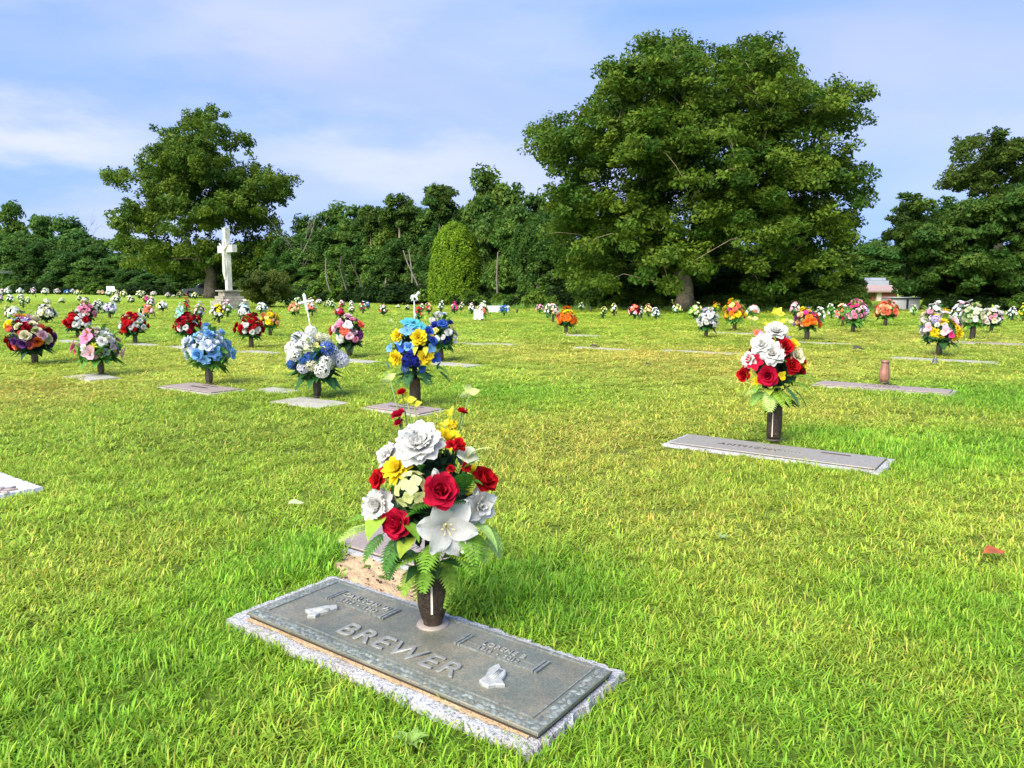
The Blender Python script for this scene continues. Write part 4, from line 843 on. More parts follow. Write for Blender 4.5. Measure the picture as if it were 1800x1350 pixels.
def leaf(kind, parent, pos, dirv, ln, col, roll=0, name=None):
    o = lk(bpy.data.objects.new(name or ('fern_frond' if 'fern' in kind else 'leaf'), LM[kind]), parent); o.location = pos; d = Vector(dirv).normalized()
    up = Vector((0, 0, 1)); y = up.cross(d); y = y.normalized() if y.length > .05 else Vector((0, 1, 0)); z = d.cross(y); Mx = Matrix((d, y, z)).transposed()
    o.rotation_mode = 'QUATERNION'; o.rotation_quaternion = Mx.to_quaternion() @ Quaternion((1, 0, 0), roll); o.scale = (ln,) * 3; o.color = col; return o
WHITE = srgb(240, 238, 230); CREAM = srgb(236, 230, 190); RED = srgb(196, 14, 26); DRED = srgb(150, 8, 24); CRIM = srgb(205, 20, 60); YEL = srgb(248, 220, 40); PYEL = srgb(240, 232, 130)
BLUE = srgb(60, 100, 190); LBLUE = srgb(130, 185, 235); NAVY = srgb(30, 40, 140); TEAL = srgb(90, 185, 200); PINK = srgb(240, 150, 180); LPINK = srgb(245, 200, 212); MAG = srgb(225, 60, 130); PURP = srgb(160, 70, 160); LILAC = srgb(200, 180, 225); ORG = srgb(250, 130, 40); CORAL = srgb(245, 120, 90); PEACH = srgb(248, 190, 140); PGREEN = srgb(190, 205, 150); PTEAL = srgb(170, 215, 205); GRAYW = srgb(225, 222, 235)
def vase_obj(kind, loc, h, r, label, group='bronze vases standing on the markers', near=False):
    t = empty('flower_vase', loc); tag(t, label, 'vase', group)
    K = 28 if near else 12
    if kind == 'taper': pr = [(.60, 0), (.62, .03), (.60, .06), (.72, .12), (.95, .35), (1.0, .55), (.93, .85), (.96, .96), (1.02, 1.0), (.85, 1.0), (.8, .9)]; m = M_bronze
    elif kind == 'cyl': pr = [(.55, 0), (.8, .03), (.98, .09), (1.0, .2), (1.0, .6), (.97, .92), (.99, 1.0), (.82, 1.0), (.8, .85)]; m = M_bronze
    elif kind == 'copper': pr = [(.55, 0), (.6, .03), (.85, .08), (1.0, .2), (.95, .5), (.72, .85), (.74, .93), (.84, .96), (.84, 1.0), (.7, 1.0), (.65, .85)]; m = M_copper
    else: pr = [(.5, 0), (.62, .03), (.85, .12), (1.0, .3), (1.0, .55), (.85, .9), (.9, 1.0), (.75, 1.0), (.7, .85)]; m = M_bronze_s
    mb = MB().lathe([(a * r, b * h) for a, b in pr], K * (2 if kind in ('fluted', 'copper') and near else 1), flute=.05 if kind in ('fluted', 'copper') else 0, nf=10)
    b = mb.obj('body', m, t, True)
    if near:
        MB().lathe([(0, .004), (r * 1.02, .006), (r * 1.06, .0), (r * 1.06, -.004)], 28).obj('ring_base', mat('ring', (.26, .22, .18, 1), .6, .2) if kind == 'taper' else M_edge, t, True)
        MB().lathe([(r * .55, h * .97), (r * .8, h * .975), (r * .8, h * .90)], K).obj('inner_can', M_edge, t, True)
    return t
def foliage_blob(r, zc, rx, rz, zv, n, col, ls, skirt=18, skl=.16, scol=None, core=True):
    mb = MB(); P = rand_dirs(r, n) * r.random((n, 1)) ** .4 * np.array([rx * .82, rx * .82, rz * .85]) + np.array([0, 0, zc]); nn = P - np.array([0, 0, zc]); nn /= np.linalg.norm(nn, axis=1)[:, None] + 1e-6; nn = nn * .6 + rand_dirs(r, n) * .6; nn /= np.linalg.norm(nn, axis=1)[:, None]
    t = np.array(col[:3]) * r.uniform(.6, 1.6, (n, 1)); V, Fc, T = leaf_cards(r, P, nn, ls * r.uniform(.7, 1.3, n), t, 1.9); mb.add(V, Fc, T)
    scol = scol or col
    for q in range(skirt):
        a = q * 2 * math.pi / skirt + r.uniform(-.15, .15); ln = skl * r.uniform(.7, 1.15); el = r.uniform(-.45, .35); d = np.array([math.cos(a), math.sin(a), 0]); b = np.array([-d[1], d[0], 0]); p0 = np.array([0, 0, zv]) + d * rx * .18 + np.array([0, 0, r.uniform(0, .35) * rz * .6])
        p1 = p0 + d * ln * .55 + np.array([0, 0, ln * (el * .5 + .12)]); p2 = p0 + d * ln + np.array([0, 0, ln * (el - .15)]); w = ln * .24; f = r.uniform(.6, 1.5)
        mb.add([p0, p1 - b * w, p2, p1 + b * w, p1 + np.array([0, 0, -.02])], [(0, 1, 4), (1, 2, 4), (2, 3, 4), (3, 0, 4)], np.array(scol[:3]) * f)
    if core: mb.tube([(0, 0, zv - .06), (0, 0, zv + .02), (0, 0, zc)], [.02, .03, .02], 6, t=(.01, .03, .01))
    return mb
GROUPB = 'artificial flower bouquets standing in vases on the graves'
def dome_pts(r, n, zc, rx, rup, rdn, rb):
    out = []
    for q in range(n):
        z = 1 - 1.55 * (q + .5) / n; a = q * 2.39996 + r.uniform(-.15, .15); s_ = math.sqrt(max(0, 1 - z * z)); tp = 1 - .30 * max(0, z)
        d = Vector((s_ * math.cos(a), s_ * math.sin(a), z)); f = r.uniform(.74, 1.2)
        out.append((Vector((d.x * (rx - rb * .5) * tp * f, d.y * (rx - rb * .5) * tp * f, zc + z * ((rup - rb * .5) if z > 0 else rdn) * f)), (d + Vector((0, 0, .15))).normalized()))
    return out
def auto_bouquet(i, x, yb, yt, w, pal, label, vase='fluted', vfrac=.30, z0=0.0, fol=DGREEN, near=None, extra=None, scol=None, vr=None):
    g = G(x, yb, z0); Y = g[1]; H = AT(x, yt, Y)[2] - z0; s = Y / F; R = w * s / 2; zv = H * vfrac; r = np.random.default_rng(500 + i)
    vh = min(zv, .27); vr = vr or max(.045, min(.06, .22 * zv)); vkind = vase
    vase_obj(vkind, (g[0], g[1], z0), zv, vr, f"dark bronze vase holding the {label}"[:200] if vase != 'copper' else label, near=w > 60)
    b = empty('flower_bouquet', (g[0], g[1], z0 + zv)); tag(b, label, 'bouquet', GROUPB); b.rotation_euler = (r.normal() * .07, r.normal() * .08, 0)
    zc = (H - zv) * .36; rup = (H - zv) - zc; rdn = zc * .85
    names = [p[0] for p in pal]; cols = [p[1] for p in pal]; wt = np.array([p[2] if len(p) > 2 else 1 for p in pal], float); wt /= wt.sum()
    big = w >= 33
    foliage_blob(r, zc, R, rup * .8, 0, 150 if big else 36, fol, R * (.34 if big else .5), 22 if big else 8, R * .85, scol or fol).obj('foliage', M_silk if big else M_far, b)
    if big:
        n = 46 if w > 60 else 36; rb = R * (.265 if w > 60 else .295)
        seq = sum([[k] * int(round(wt[k] * n)) for k in range(len(pal))], []); seq = (seq + list(range(len(pal))) * n)[:n]; r.shuffle(seq)
        for q in range(12):                       # sprays reaching past the dome
            a = r.uniform(0, 6.28); el = r.uniform(.2, 1.3); d = np.array([math.cos(a) * math.cos(el), math.sin(a) * math.cos(el), math.sin(el)]); e = np.array([d[0] * R, d[1] * R, zc + d[2] * rup])
            leaf(('broad', 'long', 'fern')[q % 3], b, e * .8 + np.array([0, 0, .02]), (d[0], d[1], d[2] * .8), R * .55, (LGREEN, PALE, FGREEN)[q % 3] if q % 2 else tuple(fol))
        for q, (p, nn) in enumerate(dome_pts(r, n, zc, R, rup, rdn, rb)):
            k = seq[q]; sz = rb * (pal[k][3] if len(pal[k]) > 3 else 1) * r.uniform(.72, 1.25); f = r.uniform(.88, 1.06); c = cols[k]
            bloom(names[k], b, p, nn, sz, (min(1, c[0] * f), min(1, c[1] * f), min(1, c[2] * f), 1), 1 if w > 60 else 2, int(r.integers(0, 2)), r.uniform(0, 6))
    else:
        mb = MB(); n = 20 if w > 20 else 15; rb = R * .36
        for p, nn in dome_pts(r, n, zc, R, rup, rdn, rb):
            k = int(r.choice(len(pal), p=wt)); c = np.array(cols[k][:3]) * r.uniform(.85, 1.08); qm = np.array(nn.to_track_quat('Z', 'Y').to_matrix()); sz = rb * r.uniform(.75, 1.2); V = [(0, 0, .35)]; a0 = r.uniform(0, 1)
            for j in range(6): a = a0 + j * math.pi / 3; rr = 1 if j % 2 else .72; V.append((math.cos(a) * rr, math.sin(a) * rr, .12 if j % 2 else -.12))
            V = np.array(V) * sz @ qm.T + np.array(p); T = np.array([c * .8] + [c] * 6); mb.add(V, [(0, 1 + j, 1 + (j + 1) % 6) for j in range(6)], T)
        o = mb.obj('flowers', M_far, b)
    return b, g, H, R, zv, s
def hand_bouquet(x, yb, z0, cpx, rpx, depth, items, label, vase, vtop, vr, fol, hero=False, seed=1, reflstrip=None):
    g = G(x, yb, z0); Y = g[1]; zv = AT(x, vtop, Y)[2]; s = Y / F; R = rpx[0] * s
    v = vase_obj(vase, (g[0], g[1], z0), zv - z0, vr, f"dark textured bronze vase holding the {label}", near=True)
    if reflstrip: 
        dx, za, zb = reflstrip; MB().box((dx, -vr * .98, (za + zb) / 2), (.0035, .0012, (zb - za) / 2)).obj('reflection_strip', M_fascia, v)  # pale strip fixed to the vase front in place of its reflection
    b = empty('flower_bouquet', (g[0], g[1], zv)); tag(b, label, 'bouquet', GROUPB); o0 = np.array([g[0], g[1], zv]); r = np.random.default_rng(seed)
    cc = AT(cpx[0], cpx[1], Y) - o0
    for it in items:
        kind, px, py, rr, col = it[:5]; opt = it[5] if len(it) > 5 else {}
        xn = (px - cpx[0]) / rpx[0]; yn = (py - cpx[1]) / rpx[1]; dz = math.sqrt(max(.0, 1 - min(1, xn * xn + yn * yn))) * depth + opt.get('dz', 0)
        p = AT(px, py, Y - dz) - o0; sz = rr * s * (Y - dz) / Y * (1.2 if kind not in LM and kind != 'sprig' else 1)
        nv_ = Vector((p[0] - cc[0], -dz * 1.1 - .06, (p[2] - cc[2]) * .8 + .05)); nv_.normalize()
        if 'n' in opt: nv_ = Vector(opt['n']).normalized()
        if kind in LM:
            d = Vector(opt.get('d', (px - x, -20, 0))).normalized(); leaf(kind, b, p - np.array(d) * sz * .5, d, sz * (2.9 if 'fern' in kind else 2.35), col, opt.get('roll', 0))
        elif kind == 'sprig':
            st = MB(); base = np.array([p[0] * .5, 0, cc[2] + .05]); st.tube([base, (base + p) / 2 + np.array([0, 0, .03]), p], [.004, .003, .002], 5, t=(.25, .35, .12)); so_ = st.obj('stem', M_silk, b, True); so_.color = (1, 1, 1, 1)
            for a in opt.get('a', (0, 120, 60)): leaf('round', b, p, (math.cos(rad(a)), -.15, math.sin(rad(a))), sz, col, 1.2)
        elif kind == 'hydrangea' and hero: hydra_hero(b, p, nv_, sz, col, px)
        elif hero and rr >= 11: hero_bloom(kind, b, Vector(p) - nv_ * sz * .25, nv_, sz, col, r.uniform(0, 6), px)
        else:
            bloom(kind, b, Vector(p), nv_, sz, col, 1, px % 2, r.uniform(0, 6))
        if kind not in LM and kind != 'sprig' and py < cpx[1] - rpx[1] * .8:
            MB().tube([(p[0] * .4, p[1] * .3, cc[2] + .05), (p[0] * .8, p[1] * .8, cc[2] + (p[2] - cc[2]) * .6), tuple(p)], [.004, .003, .002], 5, t=(.10, .2, .05)).obj('stem', M_silk, b, True)
    # unseen far side of the dome, filled the same way
    blooms = [it for it in items if it[0] not in LM and it[0] != 'sprig' and it[3] > 8]
    for q in range(12):
        it = blooms[q % len(blooms)]; a = math.pi * (q + .5) / 12; h = [.0, .45, .75][q % 3]; hh_ = rpx[1] * s * .95
        d = Vector((math.cos(a) * math.sqrt(1 - h * h), math.sin(a) * math.sqrt(1 - h * h), h)); p = Vector((cc[0] + d.x * R * .72, d.y * R * .8, cc[2] + d.z * hh_ - .04)); bloom(it[0], b, p, d, it[3] * s * .85, it[4], 1, q % 2, q)
    mb = foliage_blob(r, cc[2] - .01, R * .80, rpx[1] * s * .85, 0, 480, fol, R * .16, 16 if not hero else 9, R * (.6 if not hero else .45), (.04, .12, .03, 1)); mb.obj('foliage', M_silk, b)
    return b, g, zv, s

# --- the foreground bouquet
ff = lambda px, py, rr, d, c=FGREEN, k='fern', roll=0, dz=0: (k, px, py, rr, c, {'d': d, 'roll': roll, 'dz': dz})
items = [('peony', 735, 775, 42, WHITE), ('dahlia', 696, 821, 29, YEL), ('carnation', 680, 797, 24, WHITE, {'dz': -.04}), ('dahlia', 788, 768, 27, YEL, {'dz': -.03}), ('magnolia', 806, 781, 13, RED, {'dz': .03}), ('magnolia', 793, 783, 10, RED, {'dz': .03}),
  ('tulip', 766, 838, 12, WHITE, {'n': (0, -.35, 1), 'dz': .02}), ('hydrangea', 725, 862, 30, srgb(225, 230, 150)), ('rose', 775, 862, 29, CRIM, {'dz': .03}), ('rose', 696, 920, 25, CRIM, {'n': (-.3, -.8, .2)}), ('rose', 851, 843, 23, RED, {'n': (.6, -.5, .6)}), ('magnolia', 662, 842, 18, RED, {'n': (-.7, -.6, .3)}),
  ('carnation', 659, 889, 32, WHITE, {'n': (-.5, -.8, .35)}), ('lily', 786, 928, 50, WHITE, {'dz': .03}), ('magnolia', 845, 890, 30, WHITE, {'n': (.6, -.8, .1)}), ('orchid', 822, 800, 22, srgb(240, 240, 205), {'n': (.4, -.5, .8)}), ('rose', 792, 825, 7, RED), ('rose', 818, 822, 9, RED),
  ('rose', 700, 728, 12, CRIM, {'dz': .0}), ('rose', 702, 745, 9, CRIM), ('rose', 707, 692, 9, RED), ('rose', 812, 725, 9, RED), ('hydrangea', 795, 748, 10, YEL),
  ('sprig', 686, 668, 17, PALE, {'a': (185, 120, 50)}), ('sprig', 826, 692, 20, PALE, {'a': (20, 105, 200)}), ('sprig', 716, 704, 18, YGREEN, {'a': (100, 200, 10)}), ('sprig', 728, 712, 16, YGREEN, {'a': (160, 20)}), ('sprig', 795, 730, 18, YGREEN, {'a': (80, 150, 250)}), ('sprig', 782, 748, 14, YGREEN, {'a': (170, 60)}),
  ff(828, 805, 24, (.8, -.2, .7), PALE, 'long'), ff(820, 830, 26, (.6, -.3, .8), FGREEN, 'long'),
  ff(645, 925, 26, (-1, -.6, -.25), srgb(175, 200, 100)), ff(672, 912, 26, (-.55, -.7, -.8), LGREEN, 'round'), ff(700, 950, 28, (-.45, -.6, -.8), srgb(70, 120, 40)), ff(740, 975, 26, (-.9, -.7, -.1), FGREEN), ff(765, 960, 28, (-.3, -.9, -.45), FGREEN), ff(752, 985, 27, (-.2, -.5, -1), FGREEN), ff(765, 1000, 30, (.05, -.5, -1), LGREEN, 'fern2'), ff(780, 990, 26, (.45, -.5, -1), LGREEN),
  ff(790, 972, 24, (.9, -.8, .1), LGREEN), ff(822, 930, 30, (.3, -.6, -.9), FGREEN), ff(836, 945, 24, (.6, -.6, -.9), srgb(150, 190, 80)), ff(835, 925, 34, (.85, -.6, -.42), srgb(170, 205, 110), 'long'), ff(860, 945, 20, (.7, -.5, -.9), srgb(165, 195, 110), 'fern'), ff(705, 945, 20, (-.1, -.6, -.8), (.02, .09, .03, 1), 'broad'), ff(695, 965, 18, (.3, -.6, -.9), (.02, .08, .03, 1), 'round'),
  ff(668, 945, 24, (-.7, -.5, -.75), srgb(80, 130, 45)), ff(690, 978, 20, (-.2, -.6, -.95), srgb(60, 115, 40)), ff(728, 1000, 24, (-.5, -.6, -.9), LGREEN), ff(748, 1010, 27, (-.15, -.5, -1), LGREEN, 'fern2'), ff(772, 1015, 26, (.2, -.5, -1), LGREEN), ff(808, 965, 26, (.6, -.7, -.6), FGREEN), ff(850, 925, 24, (.9, -.4, -.7), srgb(150, 190, 90)), ff(650, 905, 20, (-.9, -.3, -.1), FGREEN),
  ff(715, 925, 24, (.6, -.7, -.35), FGREEN, 'broad'), ff(722, 950, 22, (-.4, -.7, -.6), srgb(150, 170, 50), 'round'), ff(760, 885, 26, (-.6, -.8, .1), srgb(70, 125, 35)), ff(815, 858, 26, (.1, -.8, .9), srgb(70, 130, 35)), ff(815, 880, 20, (-.7, -.7, .1), srgb(50, 100, 30)), ff(695, 865, 16, (.3, -.7, .8), srgb(50, 110, 30), 'broad'), ff(745, 905, 22, (-.8, -.7, .2), srgb(60, 120, 30), 'broad'), ff(825, 850, 16, (.9, -.6, .2), srgb(60, 120, 30), 'broad'), ff(740, 825, 14, (.2, -.8, .6), srgb(50, 110, 30), 'broad')]
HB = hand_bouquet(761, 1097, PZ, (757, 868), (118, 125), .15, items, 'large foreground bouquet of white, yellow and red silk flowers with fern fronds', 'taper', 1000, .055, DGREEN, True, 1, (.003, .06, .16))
# --- the second near bouquet, right
items = [('peony', 1364, 584, 19, WHITE), ('peony', 1340, 607, 19, WHITE), ('peony', 1357, 622, 21, WHITE), ('carnation', 1318, 632, 15, WHITE), ('rose', 1378, 612, 15, RED), ('orchid', 1371, 592, 9, CRIM), ('orchid', 1331, 586, 8, CORAL), ('orchid', 1337, 589, 7, PINK), ('lily', 1327, 636, 15, CRIM), ('rose', 1390, 643, 14, RED), ('rose', 1310, 659, 12, RED), ('rose', 1350, 660, 17, CRIM), ('rose', 1405, 653, 10, DRED), ('rose', 1411, 636, 6, RED),
  ('magnolia', 1398, 626, 15, CREAM), ('dahlia', 1394, 606, 12, YEL), ('dahlia', 1409, 644, 12, YEL), ('daisy', 1330, 671, 10, YEL), ('daisy', 1316, 658, 8, YEL), ('orchid', 1374, 660, 8, YEL), ('daisy', 1320, 672, 6, PYEL),
  ('sprig', 1366, 552, 14, YGREEN, {'a': (60, 120, 180, 0)}), ('sprig', 1372, 566, 12, YGREEN, {'a': (20, 170)}), ('sprig', 1350, 572, 12, YGREEN, {'a': (100, 170, 20)}), ('sprig', 1386, 565, 10, PALE, {'a': (0, 150)}), ('sprig', 1322, 560, 11, PYEL, {'a': (0, 180)}),
  ff(1335, 685, 15, (-1, -.5, -.1), srgb(170, 205, 120)), ff(1335, 690, 14, (-.8, -.5, -.8), srgb(150, 195, 90)), ff(1350, 692, 15, (-.3, -.6, -1), LGREEN), ff(1352, 690, 17, (-.1, -.7, -1), srgb(185, 215, 120)), ff(1362, 690, 15, (.3, -.8, -.6), LGREEN), ff(1372, 688, 16, (.6, -.6, -.8), LGREEN), ff(1385, 685, 16, (.7, -.5, -.9), (.04, .16, .05, 1)), ff(1395, 672, 17, (1, -.4, -.4), FGREEN), ff(1395, 660, 16, (1, -.4, .0), FGREEN), ff(1400, 690, 14, (.8, -.2, -.9), srgb(90, 140, 60)), ff(1332, 680, 13, (-.4, -.8, -.2), FGREEN, 'broad'),
  ff(1352, 686, 10, (-.2, -.7, -.3), srgb(185, 205, 70), 'round'), ff(1364, 684, 10, (.4, -.7, .1), srgb(185, 205, 70), 'round'), ff(1366, 640, 12, (.4, -.7, .2), srgb(60, 110, 40), 'round')]
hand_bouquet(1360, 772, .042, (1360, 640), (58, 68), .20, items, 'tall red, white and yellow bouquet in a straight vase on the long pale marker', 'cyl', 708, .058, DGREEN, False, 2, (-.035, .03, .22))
# --- the near row and the others: (x, base, top, width, palette, label, vase, vase fraction, z0, foliage)
RW = [('rose', RED, 3), ('peony', WHITE, 2.4), ('rose', DRED, 1)]
LEAFG = srgb(50, 95, 45); MG = srgb(80, 130, 50)
items = [('peony', 700, 590, 12, YEL), ('peony', 736, 594, 15, YEL), ('peony', 697, 629, 13, YEL), ('peony', 747, 627, 14, YEL), ('orchid', 716, 582, 13, LBLUE), ('orchid', 728, 580, 11, LBLUE), ('lily', 718, 569, 12, TEAL), ('lily', 728, 571, 11, TEAL), ('hydrangea', 717, 633, 12, NAVY), ('hydrangea', 731, 634, 11, NAVY), ('hydrangea', 723, 622, 9, NAVY), ('orchid', 708, 611, 10, BLUE), ('orchid', 719, 609, 9, LBLUE), ('orchid', 726, 612, 9, BLUE), ('orchid', 764, 629, 11, BLUE), ('orchid', 757, 613, 9, LBLUE), ('orchid', 687, 612, 9, LBLUE), ('orchid', 702, 601, 8, LBLUE), ('orchid', 684, 642, 8, LBLUE), ('orchid', 768, 642, 8, LBLUE), ('rose', 760, 600, 8, BLUE), ('rose', 752, 584, 9, BLUE), ('hydrangea', 712, 648, 8, BLUE), ('orchid', 741, 647, 8, BLUE), ('daisy', 728, 604, 7, PYEL), ('lily', 740, 576, 9, TEAL),
  ('sprig', 690, 565, 9, PALE, {'a': (150, 190)}), ('sprig', 745, 560, 8, LGREEN, {'a': (40, 90)}), ff(770, 645, 12, (1, -.3, -.5), FGREEN), ff(690, 650, 12, (-1, -.3, -.5), LGREEN), ff(745, 655, 13, (.5, -.6, -.7), (.03, .12, .04, 1)), ff(720, 655, 13, (-.2, -.6, -.8), (.03, .12, .04, 1)), ff(700, 655, 12, (-.6, -.5, -.7), FGREEN, 'broad'), ff(775, 655, 11, (.9, -.2, -.7), (.03, .12, .04, 1)), ff(748, 612, 9, (.1, -.8, -.8), YGREEN, 'broad'), ff(732, 610, 9, (-.2, -.8, -.9), YGREEN, 'broad')]
hand_bouquet(730, 711, .032, (727, 612), (50, 50), .22, items, 'dense blue and yellow bouquet with teal lilies on top, before the foreground one', 'cyl', 664, .058, DGREEN, False, 4)
